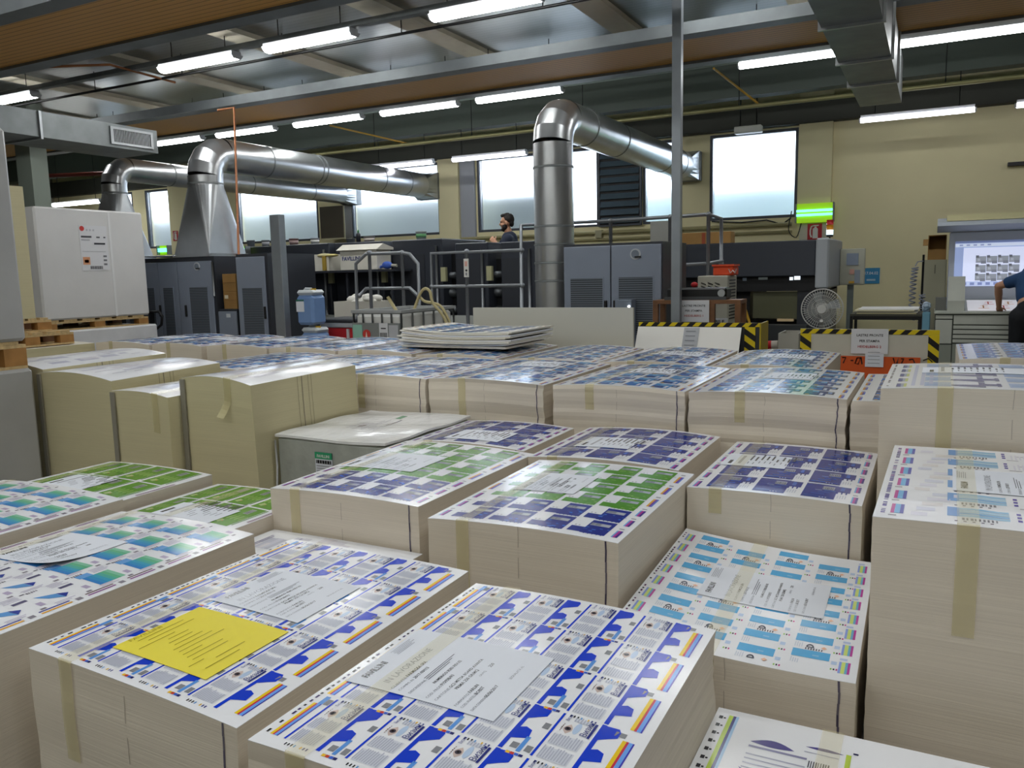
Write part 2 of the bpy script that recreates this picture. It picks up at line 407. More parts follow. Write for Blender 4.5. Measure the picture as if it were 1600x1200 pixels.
def art_lightblue(S, w, d):
    px = (w-.11)/4; py = (d-.04)/9; A = '#52abdf'
    for r in range(9):
        for c in range(4):
            x = .06+c*px; y = .02+(r+(.35 if c % 2 else 0))*py
            if y+py > d: continue
            S.rect(x+.12*px, y+.45*py, x+.82*px, y+.93*py, A); S.rect(x+.5*px, y+.60*py, x+.62*px, y+.68*py, '#7fbfe4', 2)
            if (r+c) % 2 == 0:
                S.poly([(x+(.42+.075*math.cos(PI*k/8))*px, y+(.12+.20*math.sin(PI*k/8))*py) for k in range(9)]+[(x+(.42+.05*math.cos(PI*(8-k)/8))*px, y+(.12+.12*math.sin(PI*(8-k)/8))*py) for k in range(9)], '#3b3f52', 2)
                S.rect(x+.36*px, y+.10*py, x+.50*px, y+.15*py, '#3b3f52', 2)
                S.poly([(x+.62*px, y+.18*py), (x+.68*px, y+.08*py), (x+.74*px, y+.18*py), (x+.68*px, y+.28*py)], '#eab99c', 2)
            else:
                for k in range(7): S.rect(x+(.34+.05*k)*px, y+.95*py, x+(.36+.05*k)*px, y+1.08*py, '#34344a', 2)
            S.lines(x+.13*px, x+.3*px, y+.05*py, y+.4*py, 4, '#c9cfdc'); S.rect(x+.86*px, y+.3*py, x+.96*px, y+.5*py, '#b7cbe8')
            for k, cc in enumerate(('#8fbf5a', '#33343c', '#c13a86')): S.rect(x+(.86+.05*k)*px, y-.02*py, x+(.89+.05*k)*px, y+.08*py, cc)
    for i in range(8):
        y = .03+i*(d-.05)/8; q = (d-.05)/8
        for x0 in (w-.05, .022): strips(S, x0, x0+.03, y+.1*q, y+.72*q, (('#8a9fe0', 2), ('#cfe07a', 3), ('#6fb0cf', 2), ('#b8429a', 2)))
        S.rect(w-.05, y+.8*q, w-.03, y+.92*q, '#b7c4e4')
    dashes(S, .008, .03, d-.03, ('#33343c', '#5c2f5c'), 40, .006)
def art_wave(S, w, d):
    px = (w-.08)/3; py = (d-.04)/6
    for r in range(6):
        for c in range(3):
            x = .09+c*px; y = .03+r*py
            S.rect(x+.30*px, y+.30*py, x+.40*px, y+.88*py, '#6b9bd4')
            for k in range(4):
                S.poly([(x+(.40+.05*i)*px, y+(.30+.145*k+.03*math.sin(i*.7))*py) for i in range(9)]+[(x+(.80-.05*i)*px, y+(.42+.145*k+.03*math.sin((8-i)*.7))*py) for i in range(9)], ('#9cc8e4', '#7fb2dc', '#b4d6ea', '#8fbfe0')[k])
            S.code(x+.42*px, y+.10*py, x+.72*px, y+.24*py, 'x', '#6c6c74', 1, 9)
            for k in range(3): S.rect(x+.86*px, y+(.3+.2*k)*py, x+.895*px, y+(.42+.2*k)*py, '#4f3fa0')
            S.lines(x+.95*px, x+1.12*px, y+.2*py, y+.8*py, 4, '#dddbe8'); S.rect(x+1.0*px, y+.55*py, x+1.1*px, y+.6*py, '#aaa7ac')
            for k in range(5): S.rect(x+(.36+.07*k)*px, y+.0*py, x+(.385+.07*k)*px, y+.05*py, '#5a4a60')
            S.rect(x+.9*px, y+.12*py, x+1.02*px, y+.17*py, '#aaa7ac')
    for i in range(16): S.rect(.09+.012*(i % 5), .05+i*(d-.1)/16, .11+.018*(i % 5)+.02, .085+i*(d-.1)/16, ('#dcdbe8', '#d3d6e6', '#e0dcdc')[i % 3])
    for i in range(6):
        y = .03+i*py; strips(S, .040, .072, y+.15*py, y+.75*py, (('#c0509a', 2), ('#74b4e4', 3), ('#5a5fb4', 2))); S.rect(.036, y-.02*py, .056, y+.05*py, '#9c9aa0')
    dashes(S, .016, .03, d-.04, ('#4a3a92', '#8a4a9c', '#4a3a92'), 52, .011)
def art_swoosh(S, w, d):
    px = .30
    for r in range(3):
        for c in range(3):
            x = .05+c*px; y = d-.05-(r+1)*.32
            if x+.24 > w: continue
            S.poly([(x+.06+.012*i, y+.24+.024*math.sin(PI*i/9)) for i in range(10)]+[(x+.06+.012*(9-i), y+.24-.008*math.sin(PI*i/9)) for i in range(1, 9)], '#4b4388')
            S.poly([(x+.19+.01*i, y+.275+.008*math.sin(PI*i/9)) for i in range(10)]+[(x+.19+.01*(9-i), y+.274-.004*math.sin(PI*i/9)) for i in range(1, 9)], '#4b4388')
            for k in range(6): S.rect(x+.06, y+.18-.02*k, x+.20-.02*(k % 3), y+.186-.02*k, '#aeb0c2')
            S.rect(x+.06, y+.215, x+.20, y+.224, '#8a88a8'); S.rect(x+.19, y+.25, x+.27, y+.254, '#aeb0c2')
            S.code(x+.205, y+.185, x+.255, y+.215, 'x', '#55555e', 1, 9)
            S.poly([(x+.055, y+.12), (x+.10, y+.045), (x+.22, y+.02), (x+.2, y+.05)], '#7d78a6')
            S.rect(x+.285, y+.22, x+.297, y+.28, '#b9cf52'); S.rect(x+.283, y+.14, x+.305, y+.17, '#8c8c92')
            S.rect(x+.300, y+.287, x+.312, y+.294, '#2f2f55')
    for y in (d-.30, d-.62): strips(S, .036, .062, y, y+.27, (('#b4cf4a', 3), ('#3d3a78', 2), ('#9fc4ea', 2)))
    for i in range(22): S.rect(.012, d-.04-.04*i, .022, d-.055-.04*i, '#2c2c34'); S.rect(.024, d-.045-.04*i, .03, d-.052-.04*i, '#2c2c34')
def art_purple(S, w, d):
    px = (w-.10)/2.2; py = (d-.05)/5; V = '#6d6a96'; L = '#b3c4e4'
    for r in range(5):
        for c in range(3):
            x = .20+c*px*.8; y = .03+r*py
            if x+.62*px > w: continue
            S.rect(x-.16*px, y+.1*py, x+.10*px, y+.86*py, L); S.rect(x-.14*px, y+.3*py, x+.08*px, y+.5*py, '#a4badf', 2)
            S.poly([(x+.06*px, y+.42*py), (x+.10*px, y+.22*py), (x+.36*px, y+.02*py), (x+.36*px, y+.44*py)], V)
            S.rect(x+.36*px, y+.0*py, x+.42*px, y+.9*py, V); S.rect(x+.42*px, y+.30*py, x+.56*px, y+.62*py, V)
            S.rect(x+.53*px, y+.2*py, x+.57*px, y+.74*py, V)
    for i in range(5): strips(S, .05, .085, .03+i*py, .03+(i+.6)*py, (('#46509c', 3), ('#a9b0c4', 2), ('#c9cf86', 2)))
    S.lines(.10, .19, .04, d-.05, 3, '#c7cbe6'); dashes(S, .016, .03, d-.04, ('#5d5a78', '#8a7a92'), 30, .008)
def art_blue(S, w, d):
    px = (w-.14)/4; py = (d-.05)/6; A = ('#2650a6', '#3c78c2', '#213f8a', '#5592cc')
    for r in range(6):
        for c in range(4):
            x = .075+c*px; y = .03+r*py
            S.rect(x+.10*px, y+.04*py, x+.74*px, y+.90*py, random.choice(A)); S.rect(x+.14*px, y+.10*py, x+.52*px, y+.40*py, random.choice(A), 2)
            S.rect(x+.74*px, y+.40*py, x+.96*px, y+.86*py, '#4a5580'); S.rect(x+.78*px, y+.5*py, x+.9*px, y+.76*py, '#8fa9d0', 2)
            S.rect(x+.30*px, y+.55*py, x+.5*px, y+.8*py, '#7fb6de', 2); S.rect(x+.16*px, y+.0*py, x+.28*px, y+.12*py, '#c9a24e', 3)
            S.rect(x+.56*px, y+.12*py, x+.66*px, y+.5*py, '#d9deea', 2)
    margin_marks(S, w, d, 6, 0., None, True)
def art_faint(S, w, d):
    for i in range(26):
        x = .05+random.random()*(w-.2); y = .05+random.random()*(d-.25)
        S.rect(x, y, x+.02+.09*random.random(), y+.05+.14*random.random(), random.choice(('#cfd0de', '#d4d3dc', '#dcd8de', '#c2c3d2')))
    for i in range(14):
        x = .05+random.random()*(w-.15); y = .05+random.random()*(d-.25); S.rect(x, y, x+.006, y+.05+.1*random.random(), '#8a88a0', 2)

# ------------------------------------------------------------------ stacks of sheets
STK = 'stacks of printed sheets'
def stack(x, y, w, d, h, art, label, rot=0., bx=.012, by=.0, cor=(0, 0, 0, 0), side=SIDE, top=WHITE, tape=.22, drop=.24, mark=True, coarse=.0, base=0., lean=(0., 0.), tape2=None, tapelen=1., fold=False, purple=False, group=STK):
    """x,y: front-left corner; h: top height; cor: extra height of corners FL, FR, BR, BL"""
    root = thing('printed_sheet_stack' if art else 'board_stack', (x, y, base), label, 'stack of printed sheets' if art else 'stack of board', group, rot)
    hh = h-base
    def warp(u, v):
        a = min(max(u/w, 0), 1); b = min(max(v/d, 0), 1)
        return bx*(4*a*(1-a)-.5)+by*(4*b*(1-b)-.5)+cor[0]*(1-a)*(1-b)+cor[1]*a*(1-b)+cor[2]*a*b+cor[3]*(1-a)*b
    def H(u, v): return hh+warp(u, v)
    n = max(6, int(hh/(.022 if coarse else .035))); jit = []; jx = jy = 0.
    for k in range(n+1):
        jx = .8*jx+random.uniform(-1, 1)*(.0012+coarse); jy = .8*jy+random.uniform(-1, 1)*(.0012+coarse); t = k/n
        jit.append((jx+lean[0]*(1-t), jy+lean[1]*(1-t)))
    jit[-1] = (0, 0)
    P = [(w*i/8, 0) for i in range(8)]+[(w, d*i/8) for i in range(8)]+[(w*(1-i/8), d) for i in range(8)]+[(0, d*(1-i/8)) for i in range(8)]
    def pt(u, v, k):
        t = k/n; return (u+jit[k][0], v+jit[k][1], t*hh+warp(u, v)*t*t-(.0012 if k == n else 0))
    b = MB(); q = len(P); vs = [pt(u, v, k) for k in range(n+1) for u, v in P]
    b.add(vs, [[k*q+i, k*q+(i+1) % q, (k+1)*q+(i+1) % q, (k+1)*q+i] for k in range(n) for i in range(q)]+[list(range(q))[::-1]], side)
    if mark:
        for (u, wd) in ((w-.045, .006), (w*.5, .0025)):
            for k in range(n):
                if wd < .004 and k % 3 == 0: continue
                dx = random.uniform(-.001, .001)
                v4 = [pt(u+dx, 0, k), pt(u+wd+dx, 0, k), pt(u+wd+dx, 0, k+1), pt(u+dx, 0, k+1)]
                b.add([(p[0], p[1]-.0012, p[2]) for p in v4], [[0, 1, 2, 3]], ink(random.choice(('#5b5468', '#6a6470', '#4a4458')) if wd > .004 else '#b9afa2'))
    if purple:
        for k in range(n): b.add([(p[0]+.002, p[1], p[2]) for p in (pt(w, d*.44, k), pt(w, d*.447, k), pt(w, d*.447, k+1), pt(w, d*.44, k+1))], [[0, 1, 2, 3]], ink('#8f8676'))
        for f in (.40, .50, .53): b.add([(p[0]+.002, p[1], p[2]) for k in range(n) for p in (pt(w, d*f, k), pt(w, d*f+.004, k), pt(w, d*f+.004, k+1), pt(w, d*f, k+1))], [[4*k, 4*k+1, 4*k+2, 4*k+3] for k in range(n)], ink('#a3997f'))
    b.build('sheet_pile', root, local=True)
    S = Sheet(H)
    sl = slab(H, w, d, .0012, top); S.mb = sl
    if art: art(S, w, d)
    S.mb.build('top_sheet', root, local=True)
    if tape:
        for tx in ([tape] if tape2 is None else [tape, tape2]):
            m = MB(); tw = .052; ny = 24; y0 = d*(1-tapelen)
            vs = []
            for j in range(ny+1):
                v = d-(d-0)*j/ny*tapelen
                for u in (tx, tx+tw): vs.append((u, v, H(u, v)+.0046))
            if tapelen >= 1:
                dn = 10; kk = [max(0, int(round(n*(1-i/dn*drop/hh)))) for i in range(dn+1)]
                for i in range(dn+1):
                    f = i/dn; z = H(tx, 0)-f*drop; k = kk[i]
                    out = .004+(.045*max(0, f-.55)**1.5*3 if fold else 0)
                    for u in (tx, tx+tw): vs.append((u+(-.06*max(0, f-.6) if fold else 0), jit[k][1]-out, z+(warp(u, 0)-warp(tx, 0))))
            m.add(vs[:2*ny+2], [[2*i, 2*i+1, 2*i+3, 2*i+2] for i in range(ny)], TAPET)
            if len(vs) > 2*ny+2: m.add(vs[2*ny:], [[2*i, 2*i+1, 2*i+3, 2*i+2] for i in range(len(vs)//2-1-ny)], TAPE)
            m.build('tape_strip', root, local=True)
    root['_h'] = 0; del root['_h']
    return dict(root=root, H=H, x=x, y=y, w=w, d=d, rot=rot, base=base)
PAPER = mat('ticket_paper', '#dde1ea', .5)
def ticket(st, u, v, label, detail=2, a=.34, b=.275, rot=0., curl=.0, m=None, kind='job'):
    """work ticket lying on a stack; u,v = its near-left corner on the sheet"""
    H = st['H']; m = m or PAPER
    lift = lambda x, y: H(u+x, v+y)+.0030+curl*max(0, (x/a+(1-y/b)-1.35))**2
    S = Sheet(lift); S.mb = slab(lift, a, b, .0006, m, .034)
    K = '#3a3b42'; G = '#8d9099'
    if kind == 'note':
        for i in range(14):
            y0 = .02+random.random()*.08; S.rect(.03+.021*i, y0, .0325+.021*i, y0+.04+random.random()*.12, '#9c9130')
        S.text('FAVILLINI', -.012+.03, .04, .02, '#b9ab3c', 1, .01, .1)
    else:
        big = detail >= 2; kx = a/.34
        if big:
            S.text('FAVILLINI', .040, .03, .026, '#25262d', 1, .03, .085); S.lines(.012, .04, .16, .26, 5, '#b4b8c2')
            S.text('IN LAVORAZIONE', .088*kx, .03, .026, '#a7abb5', 1, .0, .19)

            rows = (('CLIENTE', 'FARMIGEA SPA', .108), ('COMM. N.', '2017-03113', .126), ('DESCRIZIONE', '', .15), ('', 'NUMERICO 8282 REV.02', .172), ('COD. PROD.', '91593B/93', .190), ('CARTONE', 'GC2 METSA BOARD AVANTA', .210), ('', 'PRIMA 250 GR/MQ', .224), ('FORMATO', 'FARLIN', .254), ('COD. FUSTELLA', 'BOBST', .268), ('DATA CONSEGNA', '05/06/2017', .290))
            for l, t, x in rows:
                x *= kx
                if l: S.text(l, x, .012, .010, G, 1, 0, .045+.002*len(l))
                if t: S.text(t, x, .075, .0125 if len(t) < 20 else .0115, K, 1, .012)
            S.text('250', .240*kx, .20, .013, K, 1, .012); S.text('GR/MQ.', .240*kx, .15, .009, G, 1); S.text('SEGNALATA AL', .30*kx, .17, .010, G, 1)
            for i in range(3): S.rect(.140*kx+.006*i, .085, .142*kx+.006*i, .22-.02*i, '#777a84')
        else:
            S.rect(.028, .03, .043, .10, '#3a3b42'); S.rect(.07, .04, .083, .20, '#b5b8c2')
            for i in range(9):
                k = random.random()*.05; S.rect(.11+.023*i, .03+k, .115+.023*i, .07+k, '#a4a7b0'); S.rect(.11+.023*i, .10+k, .118+.023*i, .15+k+.06*random.random(), '#54565f')
    c, s = math.cos(st['rot']), math.sin(st['rot'])
    o = S.mb.build('yellow_note' if kind == 'note' else 'job_ticket', None, loc=(0, 0, 0))
    for vv in o.data.vertices: vv.co.x += 0
    # place on the stack
    o.location = (st['x']+c*u-s*v, st['y']+s*u+c*v, st['base']); o.rotation_euler.z = st['rot']
    tag(o, label, 'note' if kind == 'note' else 'ticket', None if kind == 'note' else 'work tickets on the stacks')
    return o
# ------------------------------------------------------------------ the hall
def simple_box(name, a, b, m, parent=None, bev=0.): return MB().box(a, b, m, bev).build(name, parent)
FLOOR = mat('worn_floor', '#77756f', .45, noise=.12, scale=1.2)
WALL = mat('beige_wall', '#e8dfb4', .75, noise=.03, scale=1.5)
WALLG = mat('dim_wall', '#9a9684', .8, noise=.05, scale=1)
struct(simple_box('floor', (-21, -4, -.2), (6, 14.2, 0), FLOOR))
CEIL = striped('metal_ceiling_panel', '#747876', '#505352', 'Y', 11, .3, .75, .06)
struct(simple_box('ceiling', (-21, -4, 4.95), (6, 14.2, 5.1), CEIL))
struct(simple_box('wall_left', (-21, -4, 0), (-20.8, 14.2, 4.95), WALLG))
struct(simple_box('wall_right', (5.8, -4, 0), (6, 14.2, 4.95), WALLG))
struct(simple_box('wall_front', (-21, -4.2, 0), (6, -4, 4.95), WALLG))
# back wall with its band of windows
SILL, HEAD = 2.31, 3.71
WIN = [(-18.9, -17.75), (-17.3, -16.42), (-14.28, -11.9), (-11.02, -8.80), (-7.94, -5.44), (-4.62, -4.04), (-3.45, -2.04)]
w = MB(); w.box((-20.8, 14, 0), (5.8, 14.2, SILL), WALL); w.box((-20.8, 14, HEAD), (5.8, 14.2, 4.95), WALL)
xs = [-20.8]+[v for p in WIN for v in p]+[5.8]
for i in range(0, len(xs), 2): w.box((xs[i], 14, SILL), (xs[i+1], 14.2, HEAD), WALL)
struct(w.build('wall_back'))
FRAME = mat('dark_window_frame', '#4b4e55', .5, .3)
FROST = mat('frosted_glass', '#f4f8ff', .42, trans=1., ior=1.25, spec=.3)
for i, (a, b) in enumerate(WIN):
    f = MB(); t = .045
    f.box((a, 14.0, SILL), (a+t, 14.12, HEAD), FRAME); f.box((b-t, 14.0, SILL), (b, 14.12, HEAD), FRAME)
    f.box((a+t, 14.0, SILL), (b-t, 14.12, SILL+t), FRAME); f.box((a+t, 14.0, HEAD-t), (b-t, 14.12, HEAD), FRAME)
    fo = struct(f.build('window_%d' % (i+1)))
    simple_box('window_pane', (a+t+.001, 14.05, SILL+t+.001), (b-t-.001, 14.07, HEAD-t-.001), FROST, fo)
# outside: the yard and the neighbouring wall that dims the lower part of the panes
struct(simple_box('trim_20', (-30, 14.3, -.3), (12, 30, -.2), mat('yard', '#a9abad', .9)))
struct(simple_box('trim_21', (-24, 15.15, -.2), (-8.4, 15.4, 3.18), mat('yard_wall', '#8d97a6', .9)))
struct(simple_box('trim_22', (-6.95, 14.75, -.2), (-6.6, 14.9, 3.05), mat('yard_wall', '#8d97a6', .9)))
struct(simple_box('trim_23', (-8.4, 14.75, -.2), (-6.95, 14.9, 3.05), mat('yard_wall', '#8d97a6', .9)))
struct(simple_box('trim_24', (-5.4, 15.3, -.2), (1.5, 15.5, 2.98), mat('pane_dimming_fence', '#a3b8d2', .9)))  # fence added outside to dim and tint the lower right panes
# pillars of the back wall
struct(simple_box('trim_1', (-2.02, 13.9, 0), (-1.52, 14, 4.3), WALL))
struct(simple_box('trim_2', (-8.76, 13.88, 0), (-8.3, 14, 3.9), WALL)); struct(simple_box('trim_3', (-8.3, 13.94, 0), (-7.98, 14, 3.9), mat('grey_post', '#a7abb2', .6)))
struct(simple_box('trim_4', (-16.38, 13.9, 0), (-15.62, 14, 3.9), WALL))
struct(simple_box('trim_5', (-20.8, 13.8, 3.74), (5.8, 14, 4.1), mat('dark_lintel', '#34362f', .7)))
# ceiling girders: brown slatted soffit between two steel channels
SOFF = striped('brown_slats', '#c4924c', '#7a5628', 'Y', 13, .6, 0., .12)
CHAN = mat('girder_steel', '#666b6d', .55, .4, noise=.15, scale=3)
def girder(i, y0, y1, z, lowlip):
    g = struct(simple_box('trim_%d' % i, (-20.8, y0+.2, z), (5.8, y1-.2, z+.06), SOFF))
    for (a, b) in ((y0, y0+.2), (y1-.2, y1)):
        c = MB(); c.box((-20.8, a, z-.03), (5.8, b, z), CHAN); c.box((-20.8, a, z), (5.8, a+.02, z+.09), CHAN); c.box((-20.8, b-.02, z), (5.8, b, z+.09), CHAN)
        c.build('steel_channel', g)
girder(6, 4.65, 6.0, 3.9, 1); girder(7, 8.5, 9.92, 3.9, 1)
DKC = mat('dark_roof_bay', '#93a89c', .7, noise=.2, scale=1.5)
struct(simple_box('trim_8', (-20.8, 10.7, 4.5), (5.8, 13.9, 4.9), DKC))
struct(simple_box('trim_19', (-20.8, 6.0, 4.55), (5.8, 10.69, 4.7), CEIL))
struct(simple_box('trim_9', (-20.8, 12.55, 4.0), (5.8, 12.8, 4.499), mat('dark_beam', '#4a524c', .7)))
BEAM = mat('pale_beam', '#a39d8c', .7, noise=.04)
k = 10
for x in (-14.3, -12.15, -10.0, -7.87, -5.74, -3.6, -1.47, .66):
    struct(simple_box('trim_%d' % k, (x-.17, 6.05, 4.49), (x+.17, 10.65, 4.549), BEAM)); k += 1
# free-standing posts of the hall
STEEL = mat('grey_steel_post', '#8f959a', .45, .5, noise=.06)
struct(simple_box('trim_30', (-14.15, 8.9, 0), (-13.75, 9.2, 4.95), mat('green_grey_column', '#818a80', .6)))
c = MB(); a = (-2.186, 7.500, 1.345); b = (-2.094, 7.500, 1.344)
c.box((a[0], 7.45, 0), (b[0]-.01, 7.52, 4.54), STEEL); c.box((a[0], 7.521, 0), (b[0]-.02, 7.53, 4.54), STEEL); struct(c.build('trim_31'))

# ------------------------------------------------------------------ lamps
TUBE2 = mat('slim_lamp_tube', '#f8f6ff', .4, emit=7.)
HOUS = mat('lamp_housing', '#c9cbd0', .5)
def lamp(x0, x1, y, z, label, group, r=.07, rods=True):
    xm = (x0+x1)/2
    t = thing('ceiling_lamp', (xm, y, z), label, 'lamp', group)
    h = MB(); h.box((x0+.02, y-r*.8, z+.045), (x1-.02, y+r*.8, z+.085), HOUS)
    for x in (x0, x1-.02): h.prism([(y-r, z+.045), (y-r*.6, z-.005), (y+r*.6, z-.005), (y+r, z+.045)], 'x', x, x+.02, HOUS)
    h.build('lamp_housing', t)
    d = MB(); d.prism([(y-r, z+.045), (y-r*.75, z+.01), (y-r*.3, z-.01), (y+r*.3, z-.01), (y+r*.75, z+.01), (y+r, z+.045)], 'x', x0+.02, x1-.02, TUBE if r > .06 else TUBE2)
    d.build('lamp_diffuser', t)
    if rods:
        for x in (x0+.2, x1-.2): MB().tube([(x, y, z+.085), (x, y, 4.95 if y < 9.9 and not 4.6 < y < 6 else (4.6 if y > 9.9 else 3.9))], .006, 6, BLK).build('hanger_rod', t)
    return t
OR = ('leftmost', 'second from left', 'third from left', 'fourth from left', 'fifth from left', 'sixth from left', 'seventh from left', 'rightmost')
A = [(-13.0, -11.7), (-9.06, -7.72), (-7.25, -5.92), (-4.9, -3.6)]
for i, (p, q) in enumerate(A): lamp(p, q, 7.75, 4.2, 'wide white ceiling lamp of the nearest bright row, %s' % ('partly cut at the left edge', 'second from left', 'third from left', 'largest, cut by the top edge')[i], 'near row of ceiling lamps', .095)
B = [(-13.9, -13.06), (-12.47, -11.06), (-10.73, -9.44), (-9.05, -7.72), (-7.38, -6.05), (-5.76, -4.45), (-2.19, -1.0), (-.60, .9)]
for i, (p, q) in enumerate(B): lamp(p, q, 10.2, 3.86, 'slim white ceiling lamp under the brown girder, %s of its row' % OR[i], 'middle row of ceiling lamps', .07)
Cc = [(-9.4, -8.0), (-7.63, -6.16), (-1.04, .375), (.8, 2.2)]
for i, (p, q) in enumerate(Cc): lamp(p, q, 12.58, 3.475, ('slim white lamp before the windows above the round duct end', 'slim white lamp before the windows left of the tall duct', 'slim white lamp on the beige wall under the square duct', 'slim white lamp cut by the right edge before the beige wall')[i], 'far row of ceiling lamps', .05)
p = (-18.606, 12.500, 3.339); q = (-16.880, 12.500, 3.184); lamp(p[0], q[0], 12.5, p[2]-.03, 'low white lamp hanging above the white wrapped pallet load', None, .08, True)
for yy in (3.4, .4, -2.4):  # unseen rows, added overhead and behind the camera to brighten the near stacks
    for xx in (-7.6, -5.2, -2.8, -.4, 2.0): lamp(xx-.66, xx+.66, yy, 4.3, 'unseen white ceiling lamp added above the stacks, over the viewer', 'added ceiling lamps over the viewer', .095)
lamp(-2.6, -1.3, 7.75, 4.2, 'white lamp of the nearest row, above the top edge', 'near row of ceiling lamps', .095)
# lamp rail, pipes and hangers under the roof
def pipe(name, pts, r, m, label, cat='pipe', rods=(), rodz=4.55, group=None):
    t = thing(name, pts[0], label, cat, group)
    MB().tube(pts, r, 8, m).build('pipe_run', t)
    for x, y, z in rods: MB().tube([(x, y, z), (x, y, rodz)], .007, 6, BLK).build('hanger_rod', t)
    return t
o = MB().box((-15, 7.70, 4.29), (3, 7.80, 4.35), GALVD).build('lamp_rail'); tag(o, 'galvanised rail carrying the nearest row of lamps', 'rail')
o = MB().box((-15, 6.75, 4.32), (-4, 6.87, 4.42), GALVD).build('cable_tray'); tag(o, 'grey cable tray running under the roof beside the slatted girder', 'cable tray')
pipe('conduit', [(-13, 8.2, 4.28), (3, 8.2, 4.28)], .018, BLK, 'dark conduit slung along the grey girder', 'conduit', [(x, 8.2, 4.28) for x in (-11, -9.2, -7.4, -5.6, -3.8, -2.2, -.4)])
pipe('copper_pipe', [(-12.2, 6.2, 4.3), (-9.6, 7.4, 4.3), (-9.6, 8.42, 4.27)], .016, COPPER, 'thin copper pipe crossing the roof panels at upper left')
p = (-8.511, 8.400, 3.809); q = (-8.612, 8.400, 1.835)
pipe('copper_pipe', [(p[0]-.3, 8.42, p[2]), (p[0], 8.42, p[2]), (q[0], 8.42, q[2]-.1)], .017, COPPER, 'brown vertical pipe dropping in front of the large duct')
pipe('conduit', [(-14, 12.2, 3.78), (5, 12.2, 3.78)], .03, mat('yellow_grey_pipe', '#8f8a62', .4, .4), 'yellowish pipe running in front of the high windows', 'pipe', [(x, 12.2, 3.8) for x in (-9, -7, -5, -2.6, 0)], 4.5)
pipe('conduit', [(-14, 11.2, 4.2), (5, 11.2, 4.2)], .05, mat('grey_green_pipe', '#7f8c86', .5, .3), 'dull grey pipe in the dark roof bay', 'pipe', [(x, 11.2, 4.2) for x in (-8, -6, -3, -1)], 4.5)
pipe('conduit', [(-14, 11.7, 4.35), (5, 11.7, 4.35)], .022, PIPE, 'thin pale pipe deep in the dark roof bay', 'pipe', (), 4.5)
pipe('red_pipe', [(-15.5, 9.95, 3.55), (-11.4, 9.95, 3.35)], .035, mat('dark_red_pipe', '#6b2f28', .5), 'dark red pipe behind the left square duct')
p = (-2.676, 11.000, 4.083); q = (-2.350, 12.300, 3.823)
pipe('copper_pipe', [p, q], .015, mat('ochre_pipe', '#a8822e', .5), 'slanting ochre pipe under the dark roof bay', 'pipe')
p = (-9.011, 11.000, 3.999); q = (-8.320, 12.400, 3.803)
pipe('copper_pipe', [p, q], .014, mat('ochre_pipe', '#a8822e', .5), 'slanting ochre pipe above the large round duct', 'pipe')
# ------------------------------------------------------------------ air ducts
def split_tube(mb, pts, r, n, m):
    pts = [Vector(p) for p in pts]; rings = []; up = Vector((1, 0, 0))
    for i, p in enumerate(pts):
        d = ((pts[min(i+1, len(pts)-1)]-p).normalized()+(p-pts[max(i-1, 0)]).normalized()).normalized()
        y = up.cross(d).normalized(); e = 1.
        if 0 < i < len(pts)-1: e = 1/max(.6, d.dot((p-pts[i-1]).normalized()))
        rings.append([p+up*math.cos(2*PI*k/n)*r+y*math.sin(2*PI*k/n)*r*e for k in range(n)])
    for i in range(len(pts)-1):
        mb.add(rings[i]+rings[i+1], [[k, (k+1) % n, n+(k+1) % n, n+k] for k in range(n)], m, True)
def band(t, c, r, axis, m):
    i = 2 if axis == 'z' else 1; pts = []
    for dd in (-.014, -.007, .007, .014):
        a = Vector(c); a[i] += dd; pts.append(a)
    MB().tube(pts, [r*1.012, r*1.03, r*1.03, r*1.012], 28, m).build('seam_band', t)
def round_duct(x, y, r, z0, zc, yend, seams, label):
    t = thing('round_air_duct', (x, y, z0), label, 'duct', 'round air ducts')
    Rb = r*1.35; zb = zc-Rb
    v = MB(); v.tube([(x, y, z0), (x, y, zb)], r, 32, DUCT, False); v.build('vertical_duct', t)
    e = MB(); split_tube(e, [(x, y, zb)]+[(x, y+Rb*(1-math.cos(a)), zb+Rb*math.sin(a)) for a in (R(22), R(45), R(68))]+[(x, y+Rb, zc)], r, 32, DUCT); e.build('duct_elbow', t)
    h = MB(); h.tube([(x, y+Rb, zc), (x, yend-.45, zc)], r, 32, DUCT, False); h.build('horizontal_duct', t)
    for z in seams[0]: band(t, (x, y, z), r, 'z', GALVD)
    for q in seams[1]: band(t, (x, q, zc), r, 'y', GALVD)
    # round-to-square end piece at the window
    m = MB(); n = 24; sq = []
    for k in range(n):
        a = 2*PI*k/n; cx, cz = math.cos(a), math.sin(a); f = max(abs(cx), abs(cz)); sq.append((x+cx/f*r*1.05, yend-.16, zc+cz/f*r*1.05))
    rd = [(x+math.cos(2*PI*k/n)*r, yend-.45, zc+math.sin(2*PI*k/n)*r) for k in range(n)]
    m.add(rd+sq, [[k, (k+1) % n, n+(k+1) % n, n+k] for k in range(n)], GALV)
    m.box((x-r*1.08, yend-.16, zc-r*1.08), (x+r*1.08, yend-.01, zc+r*1.08), GALVD); m.build('end_transition', t)
    return t
round_duct(-3.82, 8.45, .222, 0., 3.22, 13.99, ((1.82, 2.02, 2.66, 1.62, 1.42), (9.3, 10.4, 12.4, 13.2)), 'tall round steel duct rising beside the grey twin-door cabinet')
